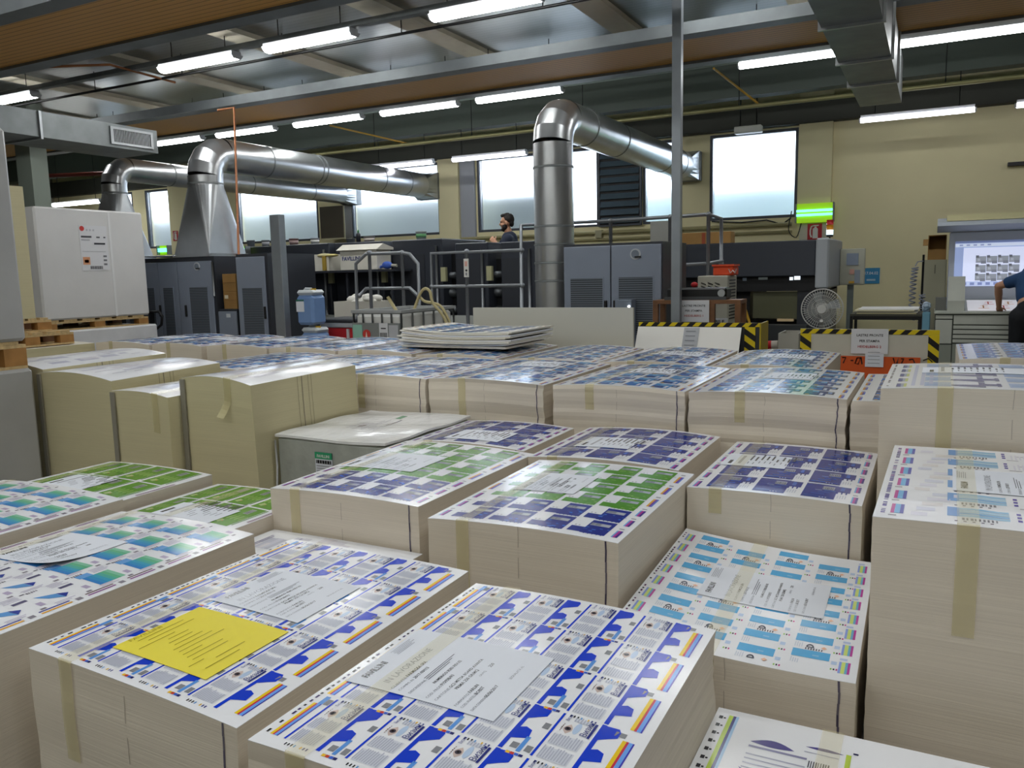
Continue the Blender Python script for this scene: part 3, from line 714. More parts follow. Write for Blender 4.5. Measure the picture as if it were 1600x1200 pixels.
def hopper(t, cx, cy, hb, z0, z1, r):
    m = MB(); n = 32; lo = []; 
    for k in range(n):
        a = 2*PI*(k+.0)/n+PI/4*0; ca, sa = math.cos(a), math.sin(a); f = max(abs(ca), abs(sa)); lo.append((cx+ca/f*hb, cy+sa/f*hb, z0+.04))
    hi = [(cx+math.cos(2*PI*(k/n+.125))*r, cy+math.sin(2*PI*(k/n+.125))*r, z1) for k in range(n)]
    c4 = [(cx+hb*a, cy+hb*b, z0+.04) for a, b in ((1, 1), (-1, 1), (-1, -1), (1, -1))]
    for k in range(n):
        q = ((k+n//8) % n)//(n//4)
        q = int(((k+.5)/n)*4+.5) % 4
        m.add([hi[k], hi[(k+1) % n], c4[q]], [[0, 2, 1]], GALV)
    for q in range(4): m.add([c4[q], c4[(q+1) % 4], hi[int(n*(q+.5)/4) % n]], [[0, 1, 2]], GALV)
    m.box((cx-hb-.02, cy-hb-.02, z0), (cx+hb+.02, cy+hb+.02, z0+.04), GALV); m.build('hopper_base', t)
t = round_duct(-8.98, 8.27, .232, 2.80, 3.24, 13.99, ((2.82,), (9.4, 10.5, 10.6, 12.2, 13.0)), 'large round steel duct on a flared hopper, middle of the three'); hopper(t, -8.98, 8.27, .33, 1.83, 2.80, .232)
t = round_duct(-10.9, 8.3, .175, 2.80, 3.18, 13.99, ((2.82,), (9.3, 11.0, 12.6)), 'smaller round steel duct on a flared hopper at far left'); hopper(t, -10.9, 8.3, .33, 1.83, 2.80, .175)
# square ducts
def square_duct(x0, x1, y0, y1, z0, z1, label, joints, grille=None):
    t = thing('square_air_duct', (x0, y0, z0), label, 'duct', 'square air ducts')
    MB().box((x0, y0, z0), (x1, y1, z1), GALVD).build('duct_body', t)
    for y in joints:
        f = MB(); e = .025
        f.box((x0-e, y, z0-e), (x1+e, y+.03, z0), GALV); f.box((x0-e, y, z0), (x0, y+.03, z1), GALV); f.box((x1, y, z0), (x1+e, y+.03, z1), GALV); f.build('joint_flange', t)
    if grille:
        ya, yb, za, zb = grille; f = MB()
        f.box((x1, ya, za), (x1+.012, yb, zb), BLK)
        for i in range(24): f.box((x1+.012, ya+(yb-ya)*i/24, za), (x1+.02, ya+(yb-ya)*(i+.35)/24, zb), GALV)
        for (a, b, c_, d_) in ((ya-.04, yb+.04, za-.03, za), (ya-.04, yb+.04, zb, zb+.03), (ya-.04, ya, za, zb), (yb, yb+.04, za, zb)): f.box((x1, a, c_), (x1+.025, b, d_), GALV)
        f.build('air_grille', t)
    return t
square_duct(-.90, -.45, 2.5, 10.95, 3.4, 3.88, 'long square galvanised duct running in under the roof at right', (3.3, 4.6, 5.9, 7.2, 8.5, 9.6), None)
p = (-9.623, 8.100, 3.574); q = (-9.684, 8.100, 3.270); 
X1 = -9.666
square_duct(X1-.8, X1, 2.4, 8.1, q[2], p[2], 'square galvanised duct with a slotted grille at far left', (4.4, 6.4), (7.399, 7.973, q[2]+.07, p[2]-.07))
# ------------------------------------------------------------------ the stacks
ST = {}
def S_(k, *a, **kw): ST[k] = stack(*a, **kw)
# foreground
S_('S1', -2.065, 1.20, .755, .965, .58, art_eyes, 'printed stack of eye cartons with a yellow note on top', rot=R(-1.2), bx=.006, cor=(.0, -.025, .0, .0), tape=.13, drop=.27)
S_('S2', -1.232, 1.14, .742, .945, .57, art_eyes, 'nearest printed stack of eye cartons, without yellow note', rot=R(-.4), bx=.01, cor=(.005, -.02, -.004, .005), tape=.105, drop=.3, coarse=.0022)
S_('S3', -2.94, 1.16, .735, .98, .59, art_teal, 'teal printed stack with a work ticket, left of the yellow note', bx=.014, tape=.06, drop=.2)
S_('S4', -3.84, 1.22, .835, .98, .62, art_teal, 'teal printed stack cut by the left edge, without ticket in view', bx=.016, tape=.06, drop=.2)
S_('S5', -3.835, 2.235, .745, .52, .585, art_green, 'green printed stack at left before the tall cream stacks, higher one', bx=.01, tape=.07, drop=.2)
S_('S6', -3.045, 2.235, .62, .51, .545, art_green, 'green printed stack beside the navy and green stack, lower one', bx=.01, tape=.22, drop=.2)
S_('S7', -2.405, 2.19, .74, .255, .485, art_faint, 'low white stack peeping out between the teal and navy stacks', bx=.002, tape=None)
S_('S8f', -2.43, 2.465, .742, .985, .665, art_green_navy, 'navy and green printed stack, left one of the front pair', rot=R(-.4), bx=.012, cor=(-.006, .0, -.004, .004), tape=.11, drop=.27)
S_('S8b', -2.43, 3.47, .68, .63, .665, art_navy, 'navy printed stack behind the left navy and green stack', bx=.016, tape=.10, drop=.2)
S_('S9f', -1.60, 2.39, .727, .95, .662, art_green_navy, 'navy and green printed stack, right one of the front pair', rot=R(.2), bx=.012, cor=(-.01, -.006, .0, .0), tape=.12, drop=.3)
S_('S9b', -1.675, 3.365, .722, .78, .668, art_navy, 'navy printed stack behind the right navy and green stack', bx=.018, tape=.10, drop=.2)
S_('S10', -.866, 3.185, .658, .955, .645, art_navy, 'navy printed stack with plain navy cartons, rightmost of the navy ones', bx=.008, cor=(.0, -.006, -.008, .0), tape=.09, drop=.1)
S_('S11', -.845, 2.225, .70, .93, .425, art_lightblue, 'light blue printed stack with a curling top sheet', rot=R(.8), bx=-.012, cor=(.01, -.022, .0, .045), tape=.27, drop=.15)
S_('S12', -.125, 2.325, .95, .98, .852, art_wave, 'tall pale printed stack with blue waves, at the right edge', rot=R(-.8), bx=.006, cor=(0, -.004, -.004, 0), tape=.20, drop=.30)
S_('S13', -.482, 1.12, .93, 1.0, .32, art_swoosh, 'low white printed stack with purple swooshes, bottom right', bx=.0, tape=.27, drop=.2)
S_('S14', -.168, 3.335, .86, .84, 1.065, art_purple, 'tallest printed stack, lilac and pale blue, at right', rot=R(-.3), bx=.014, cor=(0, 0, .0, 0), tape=.19, drop=.30)
S_('S14b', .14, 5.34, .75, 1.0, .975, art_blue, 'blue printed stack just visible behind the tall lilac stack', bx=.016, tape=.2)
# middle row and the row behind it
MID = 'blue printed stack of the middle row, '
S_('S19', -.335, 4.195, .62, 1.08, .875, art_blue, MID+'mostly hidden by the tall lilac stack', bx=.006, coarse=.0025, tape=None)
S_('S18', -1.133, 4.19, .775, 1.1, .885, art_blue, MID+'right of the centre, large and fully seen', bx=.016, coarse=.003, tape=.24, drop=.16)
S_('S17', -1.915, 4.185, .762, 1.1, .885, art_blue, MID+'behind the right navy stack', bx=.016, cor=(.004, 0, 0, 0), coarse=.002, tape=.20, drop=.14)
S_('S16', -2.765, 4.20, .785, 1.1, .885, art_blue, MID+'behind the wrapped pallet, with a long tape', bx=.014, cor=(.006, -.004, 0, .004), coarse=.0025, tape=.21, drop=.46)
S_('S15', -3.55, 4.20, .765, 1.1, .885, art_blue, MID+'partly behind the tall cream stack', bx=.014, coarse=.002, tape=.24, drop=.22)
S_('S15c', -4.325, 4.20, .75, 1.1, .885, art_blue, MID+'seen over the top of the tall cream stack', bx=.014, tape=.2)
S_('S15d', -5.07, 4.20, .72, 1.1, .885, art_blue, MID+'leftmost, showing a corner beside the cream stacks', bx=.014, tape=.2)
BK = 'blue printed stack of the back row, '
for i, (x, ww, h, lab) in enumerate(((-7.47, .78, .925, 'leftmost, before the grey cabinets'), (-6.65, .66, .925, 'second from left'), (-5.92, .735, .925, 'third from left'), (-5.16, .735, .92, 'before the blue canisters'), (-4.395, .735, .915, 'before the white liquid container'), (-3.62, .74, .90, 'left one carrying the loose pile'), (-2.83, .72, .89, 'right one carrying the loose pile'), (-2.07, .72, .89, 'right of the loose pile'), (-1.30, .70, .89, 'before the striped rack'))):
    S_('B%d' % i, x, 5.325, ww, 1.09, h, art_blue, BK+lab, bx=.02, tape=.2, drop=.18, mark=False, cor=(.004, -.004, 0, 0))
# plain board and cream stacks at left
CR = 'plain cream and white stacks'
S_('L', -8.26, 4.30, .76, 1.03, .92, None, 'plain cream stack under the loaded pallets at far left', side=SIDE2, top=CREAM, tape=None, mark=False, group=CR)
S_('S23', -5.80, 3.22, .735, .95, 1.0, art_faint, 'cream stack at far left, half hidden by the grey wrapped pallet', side=SIDE2, bx=.03, cor=(0, -.012, 0, 0), tape=.2, mark=False, purple=True, group=CR)
S_('S22', -5.055, 3.18, .70, .84, .965, art_faint, 'broad cream stack at left, between two other cream stacks', side=SIDE2, bx=.026, cor=(.004, -.02, 0, 0), tape=None, mark=False, purple=True, lean=(.02, 0), group=CR)
S_('S21', -4.225, 3.08, .47, .85, .895, art_faint, 'lower cream stack squeezed between two taller cream stacks', side=SIDE2, bx=.016, cor=(.006, -.01, 0, 0), tape=.34, drop=.22, mark=False, group=CR)
S_('S20', -3.745, 3.17, .525, .89, .982, art_faint, 'tall cream stack with a loose tape end on its front', side=SIDE2, bx=.028, cor=(.008, -.012, 0, 0), tape=.33, drop=.21, mark=False, purple=True, lean=(.03, 0), fold=True, group=CR)
# grey strips on the front edges of the cream stacks
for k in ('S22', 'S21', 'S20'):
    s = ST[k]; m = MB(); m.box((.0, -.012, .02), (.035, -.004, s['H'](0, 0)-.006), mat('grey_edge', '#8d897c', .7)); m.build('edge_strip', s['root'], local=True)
for s in (ST['S20'],):
    pass

# work tickets
TK = 'white work ticket on the '
ticket(ST['S2'], .03, .28, TK+'nearest eye carton stack', a=.40, b=.31)
ticket(ST['S1'], .19, .43, TK+'eye carton stack, behind the yellow note')
ticket(ST['S1'], .20, .10, 'yellow work note taped on the eye carton stack', a=.345, b=.28, m=mat('yellow_paper', '#e6d62c', .45), kind='note')
ticket(ST['S3'], .08, .40, TK+'teal stack, one corner lifted', a=.34, b=.29, curl=.05)
ticket(ST['S5'], .14, .04, TK+'higher green stack', 1, a=.3, b=.2)
ticket(ST['S6'], .14, .01, TK+'lower green stack', 1, a=.34, b=.18)
ticket(ST['S8f'], .035, .40, TK+'left navy and green stack', a=.40, b=.30)
ticket(ST['S8b'], .17, .08, TK+'navy stack behind the left pair', 1, a=.32, b=.24)
ticket(ST['S9f'], .13, .43, TK+'right navy and green stack', a=.26, b=.28)
ticket(ST['S9b'], .13, .24, TK+'navy stack behind the right pair', 1, a=.28, b=.24)
ticket(ST['S10'], .035, .42, TK+'rightmost navy stack', 1, a=.28, b=.24)
ticket(ST['S11'], .18, .37, TK+'curling light blue stack', a=.40, b=.27)
ticket(ST['S12'], .19, .35, TK+'tall pale wave stack', a=.40, b=.29)
ticket(ST['S14'], .13, .45, TK+'tallest lilac stack', 1, a=.42, b=.2)
ticket(ST['S15'], .22, .58, TK+'middle row stack beside the cream stack', 1, a=.34, b=.26)
ticket(ST['S15c'], .22, .50, TK+'middle row stack behind the cream stack', 1, a=.34, b=.26)
ticket(ST['S16'], .21, .68, TK+'middle row stack with the long tape', 1, a=.32, b=.28)
ticket(ST['S17'], .24, .57, TK+'middle row stack behind the right navy stack', 1, a=.28, b=.24)
ticket(ST['S18'], .28, .55, TK+'large middle row stack right of the centre', 1, a=.26, b=.28)
for k, n in (('B0', 'leftmost back row stack'), ('B1', 'second back row stack from left'), ('B2', 'third back row stack from left'), ('B3', 'back row stack before the blue canisters'), ('B4', 'back row stack before the liquid container'), ('B7', 'back row stack right of the loose pile'), ('B8', 'back row stack before the striped rack')):
    ticket(ST[k], .24, .45, TK+n, 1, a=.34, b=.25)

# loose pile of sheets on the back row
t = thing('loose_sheet_pile', (-3.95, 5.56, .935), 'loose fanned pile of blue printed sheets on the back row', 'pile of sheets')
for i in range(9):
    dx, dy = random.uniform(-.035, .035), random.uniform(-.03, .03)
    Hh = lambda u, v, i=i: .02+.0125*i+.012*(u/1.02-.5)**2*4+.018*max(0, 1-u/.3)*(i/8)
    Sh = Sheet(Hh); Sh.mb = slab(Hh, 1.02, .78, .010, CREAM if i % 3 else WHITE, .1)
    if i == 8: art_blue(Sh, 1.02, .78)
    for j, vv in enumerate(Sh.mb.v): Sh.mb.v[j] = (vv[0]+dx, vv[1]+dy, vv[2])
    o = Sh.mb.build('sheet_bundle', t, local=True)
MB().box((.02, .02, -.004), (1.0, .74, .012), CREAM).build('sheet_bundle', t, local=True)

# wrapped pallet beside the cream stacks
t = thing('wrapped_pallet_load', (-3.185, 3.30, 0), 'low board stack wrapped in clear film with a green label', 'wrapped stack')
b = MB(); b.box((-3.18, 3.30, 0), (-2.45, 4.15, .655), WRAPD, .012); b.build('wrapped_board', t)
Hh = lambda u, v: .672+.004*math.sin(9*u+5*v)+.004*math.sin(14*v-6*u)+.006*max(0, math.sin(7*u)*math.sin(6*v))
sl = slab(Hh, .74, .86, .014, mat('film_over_white_board', '#f0f1f2', .14, bump=.7, bscale=10, spec=.7), .035); Sf = Sheet(Hh); Sf.mb = sl
for i in range(9): Sf.lines(.25+.025*i, .26+.025*i, .25, .6, 1, '#a3a4b4', 1, .6)
Sf.rect(.36, .62, .40, .70, '#7fae8f', 2); Sf.rect(.30, .34, .31, .42, '#8a3a4a', 2); Sf.rect(.42, .44, .43, .6, '#6a6a7c', 2)
sl.v = [(x-3.188, y+3.294, z) for x, y, z in sl.v]; sl.build('film_top', t)
l = MB(); p = (-2.910, 3.294, 0.596); q = (-2.796, 3.294, 0.487)
l.box((p[0], 3.293, q[2]-.05), (q[0], 3.299, p[2]), PAPER); l.box((p[0], 3.291, p[2]-.035), (q[0], 3.298, p[2]), flat('#2f9c6c'))
wtext(l, 'FAVILLINI', ((p[0]+q[0])/2, 3.290, p[2]-.027), (1, 0, 0), (0, 0, 1), .022, flat('#e6ece8'), .085, .02, True)
for i in range(12): l.box((p[0]+.008+.0085*i, 3.290, p[2]-.06), (p[0]+.011+.0085*i+.003*(i % 2), 3.2925, p[2]-.042), BLK)
for i in range(3): l.box((p[0]+.01, 3.290, p[2]-.075-.014*i), (q[0]-.02, 3.2925, p[2]-.071-.014*i), flat('#9a9ca2'))
l.build('label', t)
MB().tube([(-3.185, 3.29, .64), (-3.175, 3.285, .5), (-3.19, 3.288, .36), (-3.175, 3.288, .1)], .006, 6, WRAP).build('film_fold', t)

# pallets and the big wrapped loads at left
def pallet(x0, y0, z0, x1, y1, h, label):
    t = thing('wooden_pallet', (x0, y0, z0), label, 'pallet', 'wooden pallets')
    d = MB(); n = 6; p = (y1-y0)/n
    for i in range(n): d.box((x0, y0+p*i, z0+h-.02), (x1, y0+p*(i+.72), z0+h), WOOD)
    d.build('top_deck', t); s = MB()
    for x in (x0, (x0+x1)/2-.05, x1-.1): s.box((x, y0, z0+h-.042), (x+.1, y1, z0+h-.021), WOOD)
    s.build('stringer_board', t)
    for x in (x0, (x0+x1)/2-.05, x1-.1):
        for y in (y0, (y0+y1)/2-.07, y1-.14): MB().box((x, y, z0+.018), (x+.1, y+.14, z0+h-.043), WOODD if x < x1-.2 else mat('pallet_block', '#a97b45', .7, noise=.2, scale=9)).build('pallet_block', t)
    b = MB()
    for x in (x0, (x0+x1)/2-.05, x1-.1): b.box((x, y0, z0), (x+.1, y1, z0+.017), WOOD)
    b.build('bottom_board', t); return t
def block(name, a, b, m, label, cat='wrapped stack', bev=.02): 
    o = MB().box(Vector(a)-Vector(a), Vector(b)-Vector(a), m, bev).build(name, None, loc=a) if 0 else MB().box(a, b, m, bev).build(name, None, loc=a)
    return tag(o, label, cat)
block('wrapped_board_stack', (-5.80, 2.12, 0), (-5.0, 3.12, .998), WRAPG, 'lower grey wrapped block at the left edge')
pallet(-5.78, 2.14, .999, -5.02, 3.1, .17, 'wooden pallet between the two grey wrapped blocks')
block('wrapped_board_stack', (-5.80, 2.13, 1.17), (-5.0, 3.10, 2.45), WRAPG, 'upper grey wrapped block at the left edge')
pallet(-8.2, 4.32, .925, -7.55, 5.15, .135, 'lower of two wooden pallets on the plain cream stack')
pallet(-8.22, 4.30, 1.061, -7.62, 4.98, .13, 'upper of two wooden pallets, under the tall cream stack')
block('board_stack', (-8.24, 4.25, 1.192), (-7.62, 4.83, 2.42), SIDE2, 'tall cream stack standing on two pallets at left', 'stack of board', .0)
block('wrapped_board_stack', (-10.2, 5.75, 0), (-9.0, 7.32, .965), WRAP, 'low white wrapped block under the big white load')
pallet(-10.15, 5.82, .966, -9.02, 7.2, .125, 'wooden pallet under the big white load with shipping label')
t = thing('wrapped_pallet_load', (-10.2, 5.8, 1.092), 'big white wrapped load with a shipping label on its side', 'wrapped stack')
p = 7.075
MB().box((-10.2, 5.80, 1.092), (-9.0, 7.22, 2.38), mat('white_film', '#dad9d8', .3, noise=.03, scale=3, bump=.25, bscale=5), .02).build('wrapped_board', t)
l = MB(); LX = -8.996
ya, yb = 6.327, 6.690; za, zb = 1.66, 2.19
l.box((LX-.003, ya, za), (LX, yb, zb), mat('label_paper', '#dfdfe2', .5))
W_ = yb-ya; H_ = zb-za
def lr(u0, v0, u1, v1, c): l.box((LX, ya+u0*W_, za+v0*H_), (LX+.002, ya+u1*W_, za+v1*H_), flat(c))
l.tube([(LX, ya+.1*W_, zb-.07*H_), (LX+.002, ya+.1*W_, zb-.07*H_)], .03, 14, flat('#c43a34'))
lr(.05, .73, .42, .77, '#4c4c52'); lr(.6, .73, .72, .76, '#5c5c62'); lr(.86, .73, .93, .76, '#5c5c62'); lr(.05, .67, .35, .69, '#9a9aa0'); lr(.5, .58, .9, .62, '#33333a')
lr(.05, .42, .9, .428, '#9a9aa0'); lr(.05, .13, .3, .30, '#d99a72'); lr(.1, .17, .25, .24, '#b06a48')
for i in range(3): lr(.8, .3-.09*i, .92, .34-.09*i, '#77777d')
for i in range(16): lr(.3+.028*i, .03, .3+.028*i+.010+.006*(i % 3 == 0), .10, '#3a3a40')
for i in range(3): lr(.25+.12*i, .88, .30+.12*i, .92, '#c0c0c6')
l.build('shipping_label', t)
MB().box((-9.0, 6.72, 1.10), (-8.997, 6.75, 2.36), mat('white_strap', '#e6e6e6', .4)).build('strap', t)
# hand pallet truck handle behind them
t = thing('pallet_truck', (-10.0, 7.62, 0), 'black pallet truck handle beside the big white load', 'pallet truck')
c = (-9.448, 7.600, 0.950); m = MB(); a = (-9.621, 7.600, 1.106); b_ = (-9.242, 7.600, 0.994)
m.tube([(c[0], 7.6, c[2]-.12), (a[0]+.02, 7.6, c[2]-.02), (a[0], 7.6, a[2]-.05), (a[0]+.05, 7.6, a[2]), (b_[0]-.06, 7.6, a[2]), (b_[0], 7.6, a[2]-.06), (b_[0]-.03, 7.6, c[2]-.02), (c[0], 7.6, c[2]-.12)], .018, 8, BLK); m.build('handle_loop', t)
m = MB(); m.tube([(c[0], 7.6, .15), (c[0], 7.6, a[2])], .035, 10, BLK); m.build('drawbar', t)
m = MB(); m.box((c[0]-.28, 7.6, .0), (c[0]+.28, 7.75, .2), flat('#8a3a2a')); m.build('wheel_housing', t)
for k in (-.2, .2): MB().box((c[0]+k-.08, 7.751, .04), (c[0]+k+.08, 7.88, .1), flat('#8a3a2a')).build('fork', t)
# ------------------------------------------------------------------ cabinets
def cabinet_door(t, x0, x1, y, z0, z1, grille, handle, hinge=None, dial=False, name='door'):
    d = MB().box((x0+.006, y-.02, z0), (x1-.006, y, z1), BGREY, .004).build(name, t)
    if grille:
        a, b, c, e = grille; MB().box((a, y-.024, c), (b, y-.0195, e), MESH).build('grille', d)
        f = MB()
        for (p, q, r, s) in ((a-.012, a, c-.012, e+.012), (b, b+.012, c-.012, e+.012), (a, b, c-.012, c), (a, b, e, e+.012)): f.box((p, y-.026, r), (q, y-.0195, s), BGREY)
        f.build('grille_frame', d)
    if handle: MB().box((handle[0], y-.045, handle[1]), (handle[0]+.03, y-.0195, handle[1]+.16), BLK, .006).build('handle', d)
    if dial:
        m = MB(); m.tube([(dial[0], y-.0195, dial[1]), (dial[0], y-.028, dial[1])], .055, 20, flat('#b9bcc0')); m.tube([(dial[0], y-.028, dial[1]), (dial[0], y-.034, dial[1])], .04, 20, flat('#77808c')); m.box((dial[0]+.0, y-.05, dial[1]-.035), (dial[0]+.06, y-.034, dial[1]-.022), BLK); m.build('rotary_switch', d)
    return d
t = thing('machine_cabinet', (-3.0, 8.3, 0), 'grey twin-door machine cabinet beside the tall round duct', 'cabinet')
x0, x1, x2 = -3.464, -2.941, -2.407
zt = 1.795
MB().box((x0+.0, 7.9, .0), (x2+.005, 8.75, zt), DARK).build('cabinet_body', t)
cabinet_door(t, x0, x1, 7.9, .12, zt-.025, (-3.383, -3.027, 1.015-.15, 1.445), (-3.007, 1.06))
cabinet_door(t, x1, x2, 7.9, .12, zt-.025, (-2.854, -2.498, 1.019-.15, 1.449), (-2.910, 1.06), None, (-2.677, 1.678))
p = (-2.836, 7.850, 1.228); q = (-2.667, 7.850, 1.112)
m = MB(); m.box((p[0], 7.72, .3), (q[0], 7.86, p[2]), flat('#7d8796')); m.tube([(-2.689, 7.72, 1.164), (-2.689, 7.705, 1.164)], .012, 10, mat('small_lamp', '#ffffff', .4, emit=3.)); m.build('switch_box', t)
t = thing('machine_cabinet', (-9.4, 8.3, 0), 'blue grey louvred cabinet under the two flared hoppers', 'cabinet')
MB().box((-11.3, 7.95, 0), (-8.620+.04, 8.75, 1.83), DARK).build('cabinet_body', t)
xs_ = [-10.418, -9.659, -9.278, -8.620]
cabinet_door(t, xs_[0], xs_[1], 7.95, .1, 1.77, (xs_[0]+.1, -9.732-.03, .9, 1.42), None)
cabinet_door(t, xs_[1]+.0, xs_[2], 7.95, .1, 1.77, (-9.577, -9.385, .72, 1.42), (-9.673, 1.02))
cabinet_door(t, xs_[2], xs_[3], 7.95, .1, 1.77, (-9.059, -8.718, .72, 1.42), (-9.162, 1.02), None, (-8.884, 1.7))
MB().tube([(xs_[3]+.02, 7.93, 1.3), (xs_[3]+.02, 7.93, 1.75)], .012, 8, GALVD).build('hinge', t)
o = MB().lathe((-9.55, 8.02, 1.835), [(.03, 0), (.30, .012), (.31, .02), (.29, .022)], 24, mat('steel_dish', '#dfe2e6', .2, .8)).build('steel_dish', None, loc=(0, 0, 0)); tag(o, 'shiny flat steel dish at the foot of the middle hopper', 'dish')
t = thing('machine_cabinet', (-8.4, 8.2, 0), 'low grey cabinet carrying the cardboard cartons', 'cabinet')
a, b = -8.589, -8.247
zc = 1.122; zm = 1.352; zu = 1.590
MB().box((a, 7.98, 0), (b, 8.7, zc), DARK).build('cabinet_body', t)
d = cabinet_door(t, a, b, 7.98, .08, zc-.03, None, None)
MB().box((-8.428, 7.952, zc-.11), (-8.358, 7.9595, zc-.06), flat('#d5d8dc')).build('sticker', d)
MB().box((a+.05, 7.95, .62), (a+.075, 7.9595, .645), BLK).build('lock', d)
for z0, z1, lab in ((zc+.001, zm, 'lower cardboard carton on the low grey cabinet'), (zm+.001, zu, 'upper cardboard carton on the low grey cabinet')):
    t = thing('cardboard_box', (a+.25, 8.2, z0), lab, 'box', 'cartons on the low cabinet')
    MB().box((a+.06, 8.02, z0), (b-.04, 8.4, z1), CARD, .004).build('carton', t)
    MB().box((a+.06, 8.015, (z0+z1)/2-.0), (b-.04, 8.0195, (z0+z1)/2+.004), flat('#7a5a30')).build('seam', t)
    if z0 < zm: MB().box((a+.09, 8.012, zm-.09), (a+.15, 8.0195, zm-.045), flat('#e2d9c0')).build('sticker', t)
t = thing('machine_cabinet', (-7.8, 8.3, 0), 'grey louvred cabinet with dark side left of the steel post', 'cabinet')
a, b = -8.177, -7.672
MB().box((a, 7.95, 0), (b+.04, 8.85, 1.84), DARK).build('cabinet_body', t)
cabinet_door(t, a, b, 7.95, .1, 1.80, (-8.082, -7.734, .75, 1.40), (-7.716, 1.0))
t = thing('steel_post', (-6.840, 7.25, 0), 'short grey square steel post standing before the dark press', 'post')
p, q = -6.848, -6.702
MB().box((p, 7.2, 0), (q, 7.3, 2.242), STEEL, .006).build('post', t); MB().box((p-.05, 7.13, 0), (q+.05, 7.37, .012), STEEL).build('base_plate', t)
# ------------------------------------------------------------------ the long press
PRESS_G = mat('press_panel', '#363a43', .38, noise=.05, scale=1.5)
t = thing('printing_press', (-7.4, 10.6, 0), 'long charcoal printing press of several tall units under the windows', 'printing press')
units = [(-10.067-.5, -9.416, 2.037), (-9.309, -8.324, 2.039), (-8.209, -7.321, 2.032), (-7.146, -6.281, 2.030), (-6.065, -5.537, 1.950), (-5.332, -4.806, 1.941)]
for i, (a, b, z) in enumerate(units):
    u = MB().box((a, 10.0, .55), (b, 11.3 if i < 4 else 10.7, z), PRESS_G, .012).build('press_unit', t)
    MB().box((a+.02, 9.992, .75), (b-.3 if i < 4 else b-.1, 9.9995, z-.22), DARK).build('cover_panel', u)
    MB().tube([(b-.08, 9.97, .9), (b-.08, 9.97, z-.1)], .02, 8, PIPE).build('grab_bar', u)
    if i in (1, 2, 3, 4): MB().box((b+.01, 9.93, 1.42), (b+.09, 9.985, 1.62), flat('#a9a884')).build('button_box', u)
for i in range(len(units)-1):
    a = units[i][1]; b = units[i+1][0]
    MB().box((a, 10.25, .55), (b, 11.2 if i < 3 else 10.69, 1.85 if i < 4 else 1.72), DARKER).build('unit_gap', t)
    for z, rr in ((1.25, .07), (1.5, .05), (1.0, .06)): MB().tube([(a, 10.22, z), (b, 10.22, z)], rr, 12, mat('roller', '#5b5f63', .3, .6)).build('ink_roller', t)
MB().box((units[0][0], 10.1, 0), (units[-1][1], 11.4, .549), DARKER).build('press_base', t)
st = MB()
for (a, b) in ((-8.2, -7.2), (-7.1, -6.2), (-6.1, -5.1)): st.prism([(9.3, .5), (9.99, .5), (9.99, .62), (9.75, .95), (9.7, .95)], 'x', a, b, mat('step_plate', '#6d706c', .45, .4))
st.build('feed_tray', t)
MB().box((-9.3, 9.2, .38), (-4.6, 10.09, .499), mat('step_plate', '#6d706c', .45, .4)).build('walkway', t)
MB().box((-9.3, 9.22, 0), (-4.6, 9.3, .379), DARKER).build('walkway_front', t)
tag(MB().box((-6.5, 10.74, .552), (-5.0, 11.7, .61), mat('step_plate', '#6d706c', .45, .4)).build('work_platform'), 'raised steel platform the bearded man stands on behind the press', 'platform')
# right-hand press end with the feeder hood
t = thing('printing_press', (-2.2, 11.6, 0), 'charcoal press end with grey end cap behind the pedestal fan', 'printing press')
a, b = -3.397, -1.363; zt = 1.847; zb = 1.398
MB().box((a, 11.0, zb), (b, 12.6, zt), PRESS_G, .01).build('hood', t)
c = -1.204; zc = 1.234
MB().box((b+.002, 10.98, zc), (c, 12.6, zt+.02), mat('end_cap_grey', '#a3a8ad', .45), .02).build('end_cap', t)
MB().box((a, 11.12, zc-.03), (b, 12.5, zb-.001), DARKER).build('hood_recess', t)
for (x, y, w_, h_, cc) in ((1233, 436, 5, 5, '#dfe9f2'), (1240, 435, 9, 6, '#dfe9f2'), (1185, 435, 14, 4, '#77807f'), (1160, 436, 6, 5, '#5f6a74')):
    p = (-1.958, 11.100, 1.364)
    MB().box((p[0]+(x-1200)*.00818, 11.105, p[2]-(y-436)*.0083-h_*.004), (p[0]+(x-1200+w_)*.00818, 11.119, p[2]-(y-436)*.0083+h_*.004), mat('display_'+cc[1:], cc, .4, emit=1.2 if cc == '#dfe9f2' else .15)).build('display', t)
MB().box((a, 11.3, 0), (-2.222, 12.5, zc-.031), DARKER).build('feeder_body', t)
MB().box((-2.163, 11.2, 0.847), (-1.600, 11.25, zc-.04), mat('smoked_window', '#6b6c54', .3)).build('feeder_window', t)
MB().box((-1.593, 11.15, 0), (-1.249, 12.5, zc-.031), DARK).build('side_frame', t)
MB().box((-2.237, 11.4, .0), (-1.611, 12.4, 0.817), DARKER).build('feeder_base', t)
MB().box((-1.841, 11.15, 0.808), (-1.632, 11.199, 0.842), mat('sheet_edge', '#e3c79a', .5)).build('paper_pile', t)
MB().box((-2.320, 10.9, .35), (-1.438, 11.14, 0.774), mat('dark_step', '#35383a', .5)).build('step', t)
